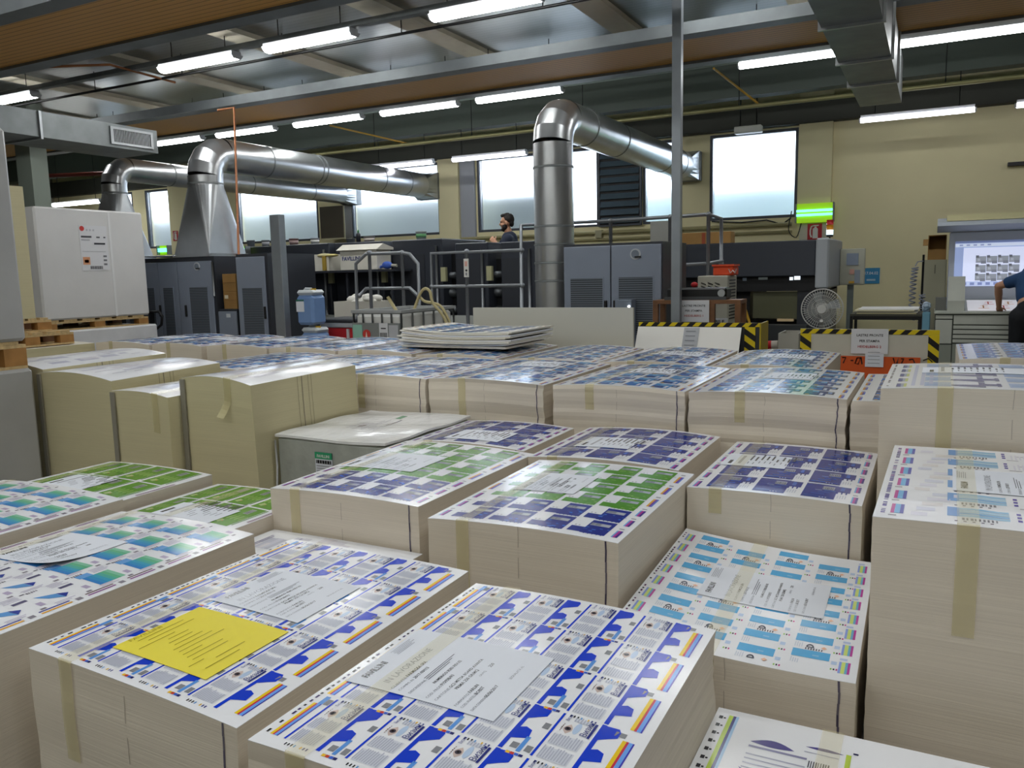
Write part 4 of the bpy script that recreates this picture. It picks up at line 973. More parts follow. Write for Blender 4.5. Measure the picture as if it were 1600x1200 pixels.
# gear on top of the presses
def pot(px, w_, z, h_, y, c, lab, lid=None):
    t = thing('ink_tin', (px, y, z), lab, 'tin', 'tins on the press')
    MB().lathe((px, y, z), [(w_*.44, 0), (w_*.5, h_*.9), (w_*.53, h_*.92), (w_*.53, h_), (w_*.47, h_), (w_*.45, h_*.8)], 20, flat(c)).build('tin', t)
    if lid: MB().lathe((px, y, z+h_*.3), [(w_*.478, 0), (w_*.492, h_*.4)], 20, flat(lid)).build('tin_label', t)
U = [u[2] for u in units]
pot(-10.233, .13, U[0], .12, 10.3, '#7f858c', 'grey ink tin left of the steel post, by the green lamp')
pot(-9.905, .13, U[0], .11, 10.3, '#8b9097', 'grey ink tin just left of the steel post', '#c9cbd0')
pot(-9.294, .15, U[1], .11, 10.3, '#8a6a66', 'reddish ink tin on the press right of the steel post', '#d0b3b0')
pot(-8.853, .14, U[1], .10, 10.3, '#9a9da0', 'pale ink tin on the press under the dark vent flap', '#dcdcd8')
pot(-7.778, .17, U[2], .09, 10.3, '#8e8a86', 'flat pale tin beside the dark bottle', '#d9cdc6')
pot(-8.215, .14, U[2], .08, 10.4, '#6b6f72', 'dull tin behind the dark bottle')
pot(-6.824, .16, U[3], .13, 10.3, '#a9b0ae', 'steel tin with green label on the tallest press unit', '#5f9a66')
t = thing('bottle', (-7.907, 10.2, U[2]), 'dark bottle with a green cap on the press', 'bottle')
MB().lathe((-7.907, 10.2, U[2]), [(.035, 0), (.037, .1), (.034, .13), (.012, .15)], 14, flat('#22242c', .3)).build('bottle_body', t); MB().lathe((-7.907, 10.2, U[2]+.15), [(.014, 0), (.014, .03), (.006, .045)], 10, flat('#4d8a5c')).build('cap', t)
def carton(name, a, b, m, label, text=None, ts=.07, cat='box', open_=False, flap=0):
    t = thing(name, ((a[0]+b[0])/2, (a[1]+b[1])/2, a[2]), label, cat)
    bx = MB(); th = .012
    if open_:
        bx.box(a, (b[0], a[1]+th, b[2]), m); bx.box((a[0], b[1]-th, a[2]), b, m); bx.box((a[0], a[1]+th, a[2]), (a[0]+th, b[1]-th, b[2]), m); bx.box((b[0]-th, a[1]+th, a[2]), (b[0], b[1]-th, b[2]), m); bx.box((a[0]+th, a[1]+th, a[2]), (b[0]-th, b[1]-th, a[2]+th), m)
    else: bx.box(a, b, m, .006)
    bx.build('carton', t)
    if flap:
        f = MB(); f.prism([(a[1], b[2]), (a[1]-.06, b[2]+.005), (a[1]+.1, b[2]+flap), (b[1], b[2]+flap*.4), (b[1], b[2]+.002)], 'x', a[0]-.02, b[0]+.05, m); f.build('flap', t)
    if text:
        l = MB(); wtext(l, text, (a[0]+.06*(b[0]-a[0])+.0, a[1]-.003, a[2]+.5*(b[2]-a[2])), (1, 0, 0), (0, 0, 1), ts, flat('#2b3470'), (b[0]-a[0])*.5, .03); l.build('printed_name', t)
    return t
CARTW = mat('white_carton', '#d6d3c8', .6, noise=.03)
# shelf ledge and boxes on the press front
zl = 1.609
t = thing('press_shelf', (-7.4, 9.7, zl), 'dark ledge along the press front carrying the cartons', 'shelf')
MB().box((-8.748, 9.55, zl-.03), (-6.793, 9.985, zl), DARK).build('shelf_board', t)
for x in (-8.558, -7.705, -6.904): MB().box((x, 9.6, .5), (x+.03, 9.63, zl-.031), DARK).build('bracket', t)
a = (-8.558, 9.600, 1.613); b = (-8.011, 9.600, 1.855)
t = carton('rag_box', (a[0], 9.6, zl+.001), (b[0], 9.95, b[2]), CARTW, 'cream carton with yellow cloths hanging out, on the press ledge', None, open_=True)
m = MB(); m.ball((b[0]-.12, 9.66, b[2]-.02), (.14, .09, .035), flat('#b9b083')); m.ball((b[0]+.05, 9.62, b[2]-.02), (.12, .06, .022), flat('#c4b775')); m.box((b[0]-.10, 9.57, b[2]-.24), (b[0]-.04, 9.597, b[2]-.03), flat('#a98f3c')); m.build('yellow_cloth', t)
l = MB(); l.box((a[0]+.04, 9.596, a[2]+.12), (a[0]+.2, 9.599, a[2]+.128), flat('#8a84a0')); l.build('printed_line', t)
a = (-7.798, 9.600, 1.625); b = (-7.134, 9.600, 1.892)
carton('carton', (a[0], 9.6, zl+.001), (b[0], 9.95, b[2]), CARTW, 'white carton with blue lettering and a raised flap, on the press ledge', 'FAVILLINI', .08, flap=.09)
p = (-7.012, 9.600, 1.644)
t = thing('spray_tool', (p[0], 9.7, zl), 'blue hand tool lying on the press ledge beside the white carton', 'tool')
m = MB(); m.ball((p[0], 9.68, zl+.06), (.09, .05, .055), flat('#3d5fb8')); m.tube([(p[0], 9.68, zl+.06), (p[0]+.17, 9.68, zl+.05)], .02, 8, flat('#b9b7a8')); m.tube([(p[0]-.05, 9.68, zl+.05), (p[0]-.14, 9.68, zl+.03)], .02, 8, flat('#3d5fb8')); m.build('tool_body', t)
# canisters, crates and the liquid container behind the back row
def canister(x, y, z, lab, h=.42, parent=None):
    t = thing('canister', (x, y, z), lab, 'canister', 'blue liquid canisters')
    B1 = mat('blue_canister', '#7fa0d2', .25, trans=.15, noise=.04); W1 = mat('clear_plastic', '#c3c9cc', .3)
    m = MB(); m.box((x-.125, y-.12, z), (x+.125, y+.12, z+h*.80), B1, .03); m.build('canister_body', t)
    m = MB(); m.box((x-.122, y-.117, z+h*.805), (x+.122, y+.117, z+h*.95), W1, .045); m.build('canister_top', t)
    MB().tube([(x+.07, y-.03, z+h*.9), (x+.07, y-.03, z+h*.985)], .032, 12, flat('#d8b02e')).build('cap', t)
    MB().tube([(x-.09, y, z+h*.93), (x-.07, y, z+h*.98), (x+.01, y, z+h*.98), (x+.02, y, z+h*.93)], .014, 8, W1).build('grip', t)
    l = MB(); l.box((x-.115, y-.124, z+h*.36), (x-.0, y-.121, z+h*.64), PAPER); l.box((x-.115, y-.124, z+h*.65), (x+.0, y-.121, z+h*.69), flat('#2f6a56')); l.build('label', t)
p = (-6.407, 7.200, 0.979)
canister(p[0], 7.33, p[2], 'upper blue liquid canister behind the back row of stacks'); canister(p[0]+.04, 7.33, p[2]-.43, 'lower blue liquid canister, only its top in view')
tag(MB().box((p[0]-.14, 7.15, 0), (p[0]+.2, 7.5, p[2]-.432), WOODD).build('crate_stand'), 'hidden wooden stand under the two blue canisters', 'stand')
a, b = -6.489, -5.992; zz = 0.931
t = thing('tool_crate', ((a+b)/2, 7.8, 0), 'red crate with grey rim beside the blue canisters', 'crate')
m = MB(); m.prism([(a+.06, .45), (b-.06, .45), (b, zz-.01), (a, zz-.01)], 'y', 7.6, 8.0, RED); m.build('crate_body', t)
m = MB(); m.box((a-.02, 7.57, zz-.005), (b+.02, 8.03, zz+.05), flat('#a9adb0'), .01); m.build('crate_rim', t)
m = MB()
for x in (a+.06, b-.12): m.box((x, 7.575, zz-.14), (x+.03, 7.599, zz-.02), flat('#c9c9c9'))
m.build('latch', t); MB().box((a, 7.62, 0), (b, 7.98, .449), DARKER).build('crate_foot', t)
tag(MB().box((a-.02, 7.56, zz+.055), (b+.0, 8.04, zz+.10), flat('#34373c'), .012).build('folded_cover'), 'dark folded cover lying on the red crate', 'cover')
a = (-7.011, 8.450, 0.982); b = (-6.365, 8.450, 1.197)
t = carton('rag_box', (a[0], 8.46, .55), (b[0]-.0, 8.86, b[2]), CARTW, 'open white carton heaped with white rags', 'FAVILLINI', .08, open_=True)
m = MB()
for i in range(26): m.ball((a[0]+.15+random.random()*(b[0]-a[0]-.25), 8.54+random.random()*.22, b[2]-.03+random.random()*.09), (.07+.03*random.random(), .06, .035+.02*random.random()), flat('#e4e2da'), 8, 5)
o = m.build('rag_heap', t); o['kind'] = 'stuff'
MB().box((a[0], 8.46, 0), (b[0], 8.86, .549), DARKER).build('box_stand', t)
# intermediate bulk container
t = thing('liquid_container', (-5.2, 7.4, 0), 'white caged liquid container with a red round label plate', 'container')
a, b = -5.539, -4.922; zt = 1.132
PW = mat('milky_plastic', '#d9d9d4', .35)
yb = 8.040
xb = b
MB().box((a+.012, 7.016, .16), (xb-.012, yb-.02, zt-.012), PW, .03).build('tank', t)
cg = MB(); r = .014
for z in (.3, .55, zt-.0, zt-.30):
    cg.tube([(a, 7.0, z), (xb, 7.0, z), (xb, yb, z), (a, yb, z), (a, 7.0, z)], r, 6, GALV)
n = 5
for i in range(n+1):
    x = a+(xb-a)*i/n; cg.tube([(x, 7.0, .15), (x, 7.0, zt)], r*.8, 6, GALV); cg.tube([(x, yb, .15), (x, yb, zt)], r*.8, 6, GALV)
    y = 7.0+(yb-7.0)*i/n; cg.tube([(xb, y, .15), (xb, y, zt)], r*.8, 6, GALV); cg.tube([(a, y, .15), (a, y, zt)], r*.8, 6, GALV)
cg.build('cage', t)
RIM = mat('cage_rim', '#a3a6a6', .45, .2)
rm = MB(); rm.box((a-.02, 6.98, zt), (xb+.02, 7.02, zt+.03), RIM); rm.box((a-.02, yb-.02, zt), (xb+.02, yb+.02, zt+.03), RIM); rm.box((a-.02, 7.02, zt), (a+.02, yb-.02, zt+.03), RIM); rm.box((xb-.02, 7.02, zt), (xb+.02, yb-.02, zt+.03), RIM); rm.build('top_rim', t)
MB().lathe(((a+xb)/2, (7+yb)/2, zt-.011), [(.12, 0), (.12, .02), (.05, .03)], 18, flat('#3a3c40')).build('filler_cap', t)
MB().box((a-.01, 7.0, 0), (xb+.01, yb, .149), GALVD).build('pallet_base', t)
pl = MB(); zp = zt-.105; pl.box((a, 6.965, .45), (xb, 6.984, zp), mat('plate_steel', '#8f9494', .4, .5)); pl.build('label_plate', t)
l = MB(); W_ = xb-a
l.box((a+.02*W_, 6.96, zp-.20), (a+.22*W_, 6.964, zp-.02), flat('#8fbfae')); l.tube([(a+.31*W_, 6.964, zp-.12), (a+.31*W_, 6.958, zp-.12)], .05, 22, flat('#c23a32'))
l.prism([(a+.29*W_, zp-.15), (a+.33*W_, zp-.15), (a+.31*W_, zp-.09)], 'y', 6.956, 6.9575, flat('#e8d8c8')); l.box((a+.58*W_, 6.96, zp-.18), (a+.76*W_, 6.964, zp), flat('#d9dbdf')); l.box((a+.78*W_, 6.96, zp-.26), (a+.97*W_, 6.964, zp-.02), flat('#b9bcc2'))
for i in range(6): l.box((a+(.60+.025*i)*W_, 6.957, zp-.15), (a+(.612+.025*i)*W_, 6.9595, zp-.10), BLK)
l.box((a+.62*W_, 6.957, zp-.06), (a+.72*W_, 6.9595, zp-.05), BLK); l.build('label', t)
t = thing('hose', (-4.9, 7.7, zt), 'two cream hoses looping out of the liquid container', 'hose')
c1 = [(-4.690, 7.400, 0.830), (-4.626, 7.400, 1.003), (-4.765, 7.450, 1.143), (-5.0, 7.5, 1.21), (-4.967, 7.500, 1.238), (-4.982, 7.500, 1.280)]
HO = mat('cream_hose', '#b9ad80', .5)
def smooth(pts, k=4):
    out = []; P = [Vector(p) for p in pts]
    for i in range(len(P)-1):
        p0, p1, p2, p3 = P[max(i-1, 0)], P[i], P[i+1], P[min(i+2, len(P)-1)]
        for j in range(k):
            u = j/k; out.append(.5*((2*p1)+(p2-p0)*u+(2*p0-5*p1+4*p2-p3)*u*u+(3*p1-p0-3*p2+p3)*u**3))
    return out+[P[-1]]
MB().tube(smooth([(-4.632, 7.400, 0.845), (-4.612, 7.400, 0.969), (-4.679, 7.400, 1.105), (-4.787, 7.400, 1.221), (-4.815, 7.400, 1.337), (-4.879, 7.400, 1.372), (-4.947, 7.400, 1.311), (-5.030, 7.400, 1.145)]), .016, 8, HO).build('hose_run', t)
MB().tube(smooth([(-4.583, 7.450, 0.842), (-4.609, 7.450, 0.999), (-4.707, 7.450, 1.170), (-4.803, 7.450, 1.212), (-4.918, 7.450, 1.233), (-4.974, 7.450, 1.275)]), .016, 8, HO).build('hose_run', t)
t = thing('stirring_rod', (-5.170, 7.300, 1.150), 'cream rod leaning out of the liquid container', 'rod'); MB().tube([(-5.298, 7.300, 1.289), (-5.172, 7.300, 1.109)], .018, 8, HO).build('rod', t)
# ------------------------------------------------------------------ handrails
def rail(label, runs, r=.022):
    t = thing('handrail', runs[0][0], label, 'handrail', 'grey tube handrails')
    for pts in runs:
        MB().tube(pts, r, 10, PIPE).build('rail_tube', t)
        j = MB()
        for p in (pts[0], pts[-1]): j.ball(p, r*1.45, PIPE, 10, 6)
        j.build('tube_joint', t)
rail('grey tube stair rail with angled corners behind the liquid container', [
    [(-6.532, 8.300, 1.212)[:2]+(.05,), (-6.494, 8.300, 1.677), (-6.328, 8.300, 1.792), (-5.787, 8.300, 1.791), (-5.675, 8.300, 1.772), (-5.560, 8.300, 1.654), (-5.565, 8.300, 1.131)[:2]+(.05,)],
    [(-6.277, 8.300, 1.806), (-6.291, 8.300, 1.211)[:2]+(.05,)], [(-5.787, 8.300, 1.791), (-5.790, 8.300, 1.147)[:2]+(.05,)],
    [(-6.458, 8.300, 1.276), (-6.352, 8.300, 1.364), (-5.695, 8.300, 1.364), (-5.560, 8.300, 1.255)]])
rail('long grey tube rail before the press, a white tag hanging on it', [
    [(-5.575, 8.600, 1.355)[:2]+(.03,), (-5.557, 8.600, 1.779), (-4.308, 8.600, 1.778)], [(-5.564, 8.600, 1.370), (-4.309, 8.600, 1.370)], [(-5.052, 8.600, 1.787), (-5.072, 8.600, 1.194)[:2]+(.03,)], [(-4.339, 8.600, 1.191)[:2]+(.03,), (-4.310, 8.600, 2.064), (-3.4-.75, 8.95, 2.064+.02)]])
p = (-5.030, 8.550, 1.580); 
o = MB().box((p[0]-.035, 8.545, p[2]-.10), (p[0]+.03, 8.553, p[2]+.12), PLASTW)
o.tube([(p[0], 8.543, p[2]-.02), (p[0], 8.545, p[2]-.02)], .014, 10, BLK); o.box((p[0]-.02, 8.542, p[2]+.03), (p[0]+.015, 8.545, p[2]+.09), flat('#d9a79a')); o.box((p[0]-.012, 8.542, p[2]-.08), (p[0]+.01, 8.545, p[2]-.045), flat('#8a8a8f'))
tag(o.build('instruction_tag'), 'white instruction tag hanging on the long tube rail', 'tag')
rail('grey tube rail passing behind the twin-door cabinet', [
    [(-4.079, 9.550, 2.123), (-3.561, 9.550, 2.122), (-2.825, 9.550, 2.131), (-2.364, 9.550, 2.137), (-2.310, 9.950, 2.109), (-2.303, 9.950, 1.572)], [(-3.561, 9.550, 2.122), (-3.564, 9.550, 1.697)[:2]+(.03,)], [(-2.818, 9.550, 2.130), (-2.816, 9.550, 1.675)[:2]+(.03,)], [(-2.364, 9.550, 2.137), (-2.359, 9.550, 1.662)[:2]+(.03,)], [(-2.661, 9.550, 1.566), (-2.358, 9.550, 1.574), (-2.303, 9.950, 1.603)]])
# ------------------------------------------------------------------ rack, boxes and signs in front of the right press
a, b = -2.403, -1.576; zr = 1.228
t = thing('wooden_rack', ((a+b)/2, 7.680, 0), 'brown wooden rack frame with a black case on top', 'rack')
m = MB(); m.box((a, 7.580, zr-.035), (b, 7.86, zr), WOODD); m.build('rack_top', t)
for x in (a, -1.862, b-.05): MB().box((x, 7.580, 0), (x+.05, 7.630, zr-.036), WOODD).build('rack_post', t)
for x in (a, b-.05): MB().box((x, 7.81, 0), (x+.05, 7.86, zr-.036), WOODD).build('rack_post', t)
p, q = -2.279, -1.715; zk = 1.340
t = thing('black_case', ((p+q)/2, 7.730, zr), 'long black case with a round dial lying on the brown rack', 'case')
MB().box((p, 7.630, zr+.001), (q, 7.84, zk), BLK, .015).build('case_body', t); MB().box((p-.02, 7.610, zr+.001), (q+.0, 7.630, zr+.03), flat('#4a4d50')).build('case_lip', t)
m = MB(); x = -1.760; z = 1.290; m.tube([(x, 7.630, z), (x, 7.615, z)], .034, 16, GALV); m.build('dial', t)
def sign(x0, x1, z0, z1, y, lines, label, lean=0.):
    t = thing('paper_sign', ((x0+x1)/2, y, z0), label, 'sign')
    MB().box((x0, y, z0), (x1, y+.003, z1), mat('sign_paper', '#dfe0e4', .5)).build('sheet', t)
    n = len(lines); l = MB()
    for i, (s, c, wd) in enumerate(lines): wtext(l, s, ((x0+x1)/2, y-.002, z1-(z1-z0)*(.30+.23*i)), (1, 0, 0), (0, 0, 1), (z1-z0)*.135, flat(c), (x1-x0)*wd, .012, True)
    l.build('lettering', t)
sign(-2.148, -1.858, 1.026, zr-.0, 7.565, (('LASTRE PRONTE', '#33343a', .76), ('PER STAMPA', '#33343a', .56), ('HEIDELBERG 1', '#b5453c', .62)), 'white paper sign on the brown rack, red last line, ending in 1')
# dehumidifier and orange case
p, q = -2.341, -2.011; zd = 1.438
t = thing('dehumidifier', ((p+q)/2, 9.2, 0), 'beige slotted air unit behind the brown rack', 'air unit')
yd = 9.637
DH = mat('beige_metal', '#b7b5a6', .5)
MB().box((p, 9.0, .55), (q, 9.45, zd), DH, .008).build('unit_body', t)
s = MB()
for r_ in range(7):
    for c_ in range(3): s.prism([(p+.04+.075*c_, zd-.07-.035*r_), (p+.095+.075*c_, zd-.09-.035*r_), (p+.095+.075*c_, zd-.10-.035*r_), (p+.04+.075*c_, zd-.08-.035*r_)], 'y', 8.995, 8.9995, BLK)
for r_ in range(13): s.box((q+.0005, 9.08, zd-.06-.035*r_), (q+.004, 9.38, zd-.045-.035*r_), BLK)
s.build('air_slot', t); MB().box((p+.01, 9.01, .0), (q-.01, 9.44, .549), flat('#3f4450')).build('unit_base', t)
t = thing('orange_case', (-2.073, 9.2, zd), 'bright orange case standing on the beige air unit', 'case')
p, q = -2.197, -1.952; z = 1.539
MB().box((p, 9.1, zd+.001), (q-.02, 9.36, z), flat('#e0502a', .45), .012).build('case_body', t); MB().box((p-.01, 9.09, z), (q-.01, 9.37, z+.02), flat('#e0502a', .45)).build('case_lid', t)
l = MB(); x = (p+q)/2+.05; zz = (zd+z)/2; l.tube([(x, 9.096, zz+.02), (x+.02, 9.096, zz-.025), (x+.045, 9.096, zz+.005), (x+.07, 9.096, zz-.025), (x+.085, 9.096, zz+.02)], .006, 6, PLASTW); l.build('emblem', t)
t = thing('red_bag', (-2.324, 8.800, 1.354), 'small red bag behind the black case', 'bag'); m = MB(); c = (-2.324, 8.800, 1.347); m.ball((c[0], 8.8, c[2]), (.04, .04, .03), RED); m.box((c[0]-.03, 8.77, .0), (c[0]+.03, 8.83, c[2]-.03), DARKER); m.build('red_cover', t)
p = (-2.084, 8.600, 1.000); q = (-1.916, 8.600, 0.941)
t = thing('name_board', ((p[0]+q[0])/2, 8.6, 0), 'small white board with black capitals under the beige air unit', 'sign'); m = MB(); m.box((p[0], 8.6, 0), (q[0], 8.61, p[2]), flat('#d8dade')); m.build('board', t)
l = MB(); wtext(l, 'BILE', ((p[0]+q[0])/2, 8.597, q[2]+.005), (1, 0, 0), (0, 0, 1), .05, BLK, .10, .02, True); l.build('lettering', t)
t = thing('yellow_stick', (-1.851, 9.400, 0.889), 'yellow stick leaning right of the brown rack', 'stick'); e = (-1.975, 9.600, 1.155); f = (-1.824, 9.300, 0.881); MB().tube([e, f, (f[0]+.15, 9.15, 0.01)], .016, 8, flat('#c79a1e')).build('stick', t)
# striped racks for the plates
YEL = flat('#e3c916', .45)
def hazard(mb, x0, x1, z0, z1, y, horiz=True, pitch=.11):
    mb.box((x0, y, z0), (x1, y+.004, z1), YEL)
    L = (x1-x0) if horiz else (z1-z0); W_ = (z1-z0) if horiz else (x1-x0); n = int(L/pitch)
    for i in range(n):
        s = i*pitch+.01; e = s+pitch*.5; k = min(W_, pitch*.6)
        if horiz: q = [(x0+s, z0), (x0+e, z0), (x0+min(e+k, L), z1), (x0+min(s+k, L), z1)]
        else: q = [(x0, z1-s), (x0, z1-e), (x1, z1-min(e+k, L)), (x1, z1-min(s+k, L))]
        mb.prism(q, 'y', y-.002, y-.0005, BLK)
a, b = -2.447, -1.460; zt = 1.038; c = -1.341
t = thing('plate_rack', ((a+b)/2, 7.4, 0), 'striped rack with a white plate in front, left of the two', 'rack', 'striped plate racks')
MB().box((a, 7.3, 0), (c, 7.32, zt-.001), DARK).build('rack_back', t)
h = MB(); hazard(h, a, c, zt-.035, zt, 7.293); hazard(h, -1.477, -1.385, .3, zt-.036, 7.293, False); h.build('hazard_tape', t)
MB().box((c, 7.25, 0), (c+.012, 7.6, zt), mat('yellow_side', '#b59f1c', .5)).build('side_panel', t)
t = thing('printing_plate', ((a+b)/2, 7.25, 0), 'white shiny plate leaning on the left striped rack', 'plate')
MB().prism([(6.98, .45), (6.983, .45), (7.283, zt-.04), (7.28, zt-.04)], 'x', a+.0, b-.04, mat('plate_white', '#f6f5f1', .18, spec=.6)).build('plate', t)
p, q = -2.008, -1.869; m = MB(); yy = lambda z: 7.28-.30*(zt-.04-z)/(zt-.49)
m.prism([(yy(zt-.24)-.006, zt-.24), (yy(zt-.24)-.004, zt-.24), (yy(zt-.045)-.004, zt-.045), (yy(zt-.045)-.006, zt-.045)], 'x', p, q, flat('#b5b8be')); 
for i in range(4): m.prism([(yy(zt-.20+.04*i)-.009, zt-.20+.04*i), (yy(zt-.20+.04*i)-.007, zt-.20+.04*i), (yy(zt-.192+.04*i)-.007, zt-.192+.04*i), (yy(zt-.192+.04*i)-.009, zt-.192+.04*i)], 'x', p+.02, q-.03, flat('#8a8d94'))
m.build('work_slip', t)
a, b = -1.026, 0.045; zt = 0.984
t = thing('plate_rack', ((a+b)/2, 7.5, 0), 'striped board rack with a sign ending in 2, right of the two', 'rack', 'striped plate racks')
MB().box((a, 7.42, .0), (b, 7.44, zt), mat('board_beige', '#c9c6b8', .5, noise=.03)).build('rack_board', t)
h = MB(); hazard(h, a, b, zt-.04, zt, 7.413); hazard(h, a, a+.09, .3, zt-.041, 7.413, False); hazard(h, b-.08, b, .3, zt-.041, 7.413, False); h.build('hazard_tape', t)
p = (-0.694, 7.380, 0.760); q = (-0.086, 7.380, 0.629)
m = MB(); m.box((p[0], 7.38, .5), (q[0], 7.40, p[2]), flat('#d5581f', .45)); m.build('orange_folder', t)
l = MB()
for k, pts in enumerate(([(1316,558),(1322,558),(1318,566)], [(1330,562),(1334,562)], [(1340,558),(1345,558),(1342,567),(1337,566),(1340,558)], [(1346,557),(1348,567)], [(1396,557),(1400,567),(1404,557),(1402,566)], [(1408,558),(1412,558),(1408,566)], [(1420,559),(1426,558),(1430,566)], [(1441,560),(1449,557),(1455,562)])):
    X0, Z0 = p[0], p[2]; sx = (q[0]-p[0])/124; sz = .0060
    l.tube([(X0+(u-1313)*sx, 7.376 if u < 1438 else 7.408, Z0-(v-556)*sz) for u, v in pts], .005, 5, BLK)
l.build('handwriting', t)
sign(-0.615, -0.330, 0.780, zt+.005, 7.405, (('LASTRE PRONTE', '#26272c', .72), ('PER STAMPA', '#26272c', .55), ('HEIDELBERG 2', '#b01f2a', .64)), 'white paper sign on the right striped rack, red last line, ending in 2')
p = (-0.499, 7.360, 0.783); q = (-0.358, 7.360, 0.675); m = MB(); m.box((p[0], 7.365, q[2]), (q[0], 7.369, p[2]), PAPER)
for i in range(4): m.box((p[0]+.02, 7.3625, q[2]+.03+.03*i), (q[0]-.03, 7.3645, q[2]+.034+.03*i), flat('#8d9096'))
tag(m.build('paper_slip'), 'small white slip taped over the orange folder', 'slip')
a, b = -3.837, -2.271
tag(MB().box((a, 6.62, .0), (b, 6.65, 1.204), mat('pale_board', '#c9c8bd', .55)).build('white_board_panel'), 'large plain pale board standing behind the loose sheet pile', 'board')
# boxes and rolls on the floor between the striped racks
t = carton('carton', (-1.306, 8.0, .0), (-1.121, 8.4, 0.896), mat('grey_carton', '#b5b3a8', .6), 'grey carton with torn lid between the striped racks', None, open_=True)
m = MB(); m.tube([(-1.519, 8.200, 0.750), (-1.337, 8.200, 0.767)], .045, 14, flat('#c9c2b6')); m.tube([(-1.458, 8.200, 0.756), (-1.397, 8.200, 0.761)], .047, 14, RED); 
o = m.build('paper_roll'); tag(o, 'pale roll with a red band between the striped racks', 'roll')
p = (-1.519, 8.200, 0.750); tag(MB().box((p[0]-.02, 8.0, 0), (p[0]+.15, 8.45, p[2]-.05), flat('#5a4d3c')).build('low_crate'), 'low brown crate carrying the pale roll', 'crate')
# ------------------------------------------------------------------ pedestal fan
c = (-1.041, 9.000, 1.075); t = thing('pedestal_fan', (c[0], 9.1, 0), 'white pedestal fan before the right press', 'fan')
FW = mat('fan_white', '#d0d0cc', .4); fx, fz = c[0], c[2]; RR = .205
g = MB()
for r_ in (.06, .10, .14, .175): g.tube([(fx+r_*math.cos(2*PI*i/32), 9.0, fz+r_*math.sin(2*PI*i/32)) for i in range(33)], .002, 5, FW, False)
g.tube([(fx+RR*math.cos(2*PI*i/40), 9.03, fz+RR*math.sin(2*PI*i/40)) for i in range(41)], .006, 6, FW, False)
for i in range(48):
    a = 2*PI*i/48; g.tube([(fx+.035*math.cos(a), 8.995, fz+.035*math.sin(a)), (fx+.15*math.cos(a), 8.998, fz+.15*math.sin(a)), (fx+RR*math.cos(a), 9.03, fz+RR*math.sin(a))], .0016, 4, FW, False)
    g.tube([(fx+.05*math.cos(a), 9.15, fz+.05*math.sin(a)), (fx+RR*math.cos(a), 9.03, fz+RR*math.sin(a))], .0016, 4, FW, False)
g.tube([(fx, 8.985, fz), (fx, 9.0, fz)], .045, 18, FW); g.build('fan_grille', t)
bl = MB()
for k in range(4):
    a0 = k*PI/2; pts = []
    for (r_, da, dy) in ((.03, 0, 0), (.18, .05, -.01), (.185, .6, .02), (.10, .8, .025), (.03, .7, .02)): pts.append((fx+r_*math.cos(a0+da), 9.06+dy, fz+r_*math.sin(a0+da)))
    bl.add(pts+[(x, y+.003, z) for x, y, z in pts], [[0, 1, 2, 3, 4], [9, 8, 7, 6, 5]]+[[i, (i+1) % 5, 5+(i+1) % 5, 5+i] for i in range(5)], mat('fan_blade', '#8f9494', .35))
bl.tube([(fx, 9.03, fz), (fx, 9.09, fz)], .03, 14, FW); bl.build('fan_blade', t)
m = MB(); m.tube([(fx, 9.10, fz), (fx, 9.24, fz)], .05, 16, FW); m.build('motor', t)
m = MB(); m.tube([(fx, 9.18, .03), (fx, 9.18, fz-.03)], [.022, .022], 12, FW); m.tube([(fx+.0, 9.0, fz-.12), (fx, 9.18, fz-.3)], .02, 8, FW); m.build('pole', t)
MB().lathe((fx, 9.18, 0), [(.2, 0), (.2, .02), (.04, .045)], 24, FW).build('base', t)
# ------------------------------------------------------------------ table with sheets, cabinet, cables
a, b = -0.810, -0.119; zt = 0.996
t = thing('work_table', ((a+b)/2, 9.8, 0), 'narrow black framed table carrying white sheets', 'table')
MB().box((a, 9.5, zt-.02), (b, 10.1, zt), flat('#4b4a40')).build('table_top', t)
for x in (a, b-.03):
    for y in (9.5, 10.07): MB().box((x, y, 0), (x+.03, y+.03, zt-.021), BLK).build('leg', t)
m = MB(); m.box((a, 9.51, zt-.06), (b, 9.53, zt-.021), BLK); m.build('apron', t)
p, q = -0.748, -0.168
t = thing('sheet_pile', ((p+q)/2, 9.8, zt), 'low pile of white sheets on the black framed table', 'pile of sheets')
for i, (c_, k) in enumerate((('#cfc79e', 0), ('#dfe0dc', .01), ('#cfc9a8', -.02), ('#e4e5e6', .02))): MB().box((p+k, 9.52+k, zt+.001+.014*i), (q+k, 10.05+k, zt+.014*(i+1)), flat(c_, .4)).build('sheet_bundle', t)
a, b = -0.181, 0.124; zt = 1.568
t = thing('metal_cupboard', ((a+b)/2, 12.9, 0), 'plain beige metal cupboard left of the screen desk', 'cupboard')
MB().box((a, 12.7, 0), (b, 13.2, zt), mat('beige_cupboard', '#a8a58d', .5)).build('cupboard_body', t); MB().box((a+.01, 12.69, .08), (b-.01, 12.6995, zt-.02), mat('beige_cupboard', '#a8a58d', .5)).build('door', t); MB().box((-0.025, 12.68, 1.38), (-0.013, 12.6895, 1.5), flat('#6a6a5c')).build('handle', t)
p, q = -0.118, 0.108; z0 = zt+.001; z1 = 1.904
t = thing('cardboard_box', ((p+q)/2, 12.9, z0), 'open cardboard box on the beige cupboard', 'box')
m = MB(); m.box((p, 12.75, z0), (q, 12.76, z0+.14), CARD); m.box((p, 13.1, z0), (q, 13.11, z1), CARD); m.box((p, 12.76, z0), (p+.01, 13.1, z1), CARD); m.box((q-.01, 12.76, z0), (q, 13.1, z1), CARD); m.box((p+.01, 12.76, z0), (q-.01, 13.1, z0+.01), CARD); m.box((p+.01, 12.761, z1-.012), (q-.01, 13.1, z1), CARD); m.build('carton', t)
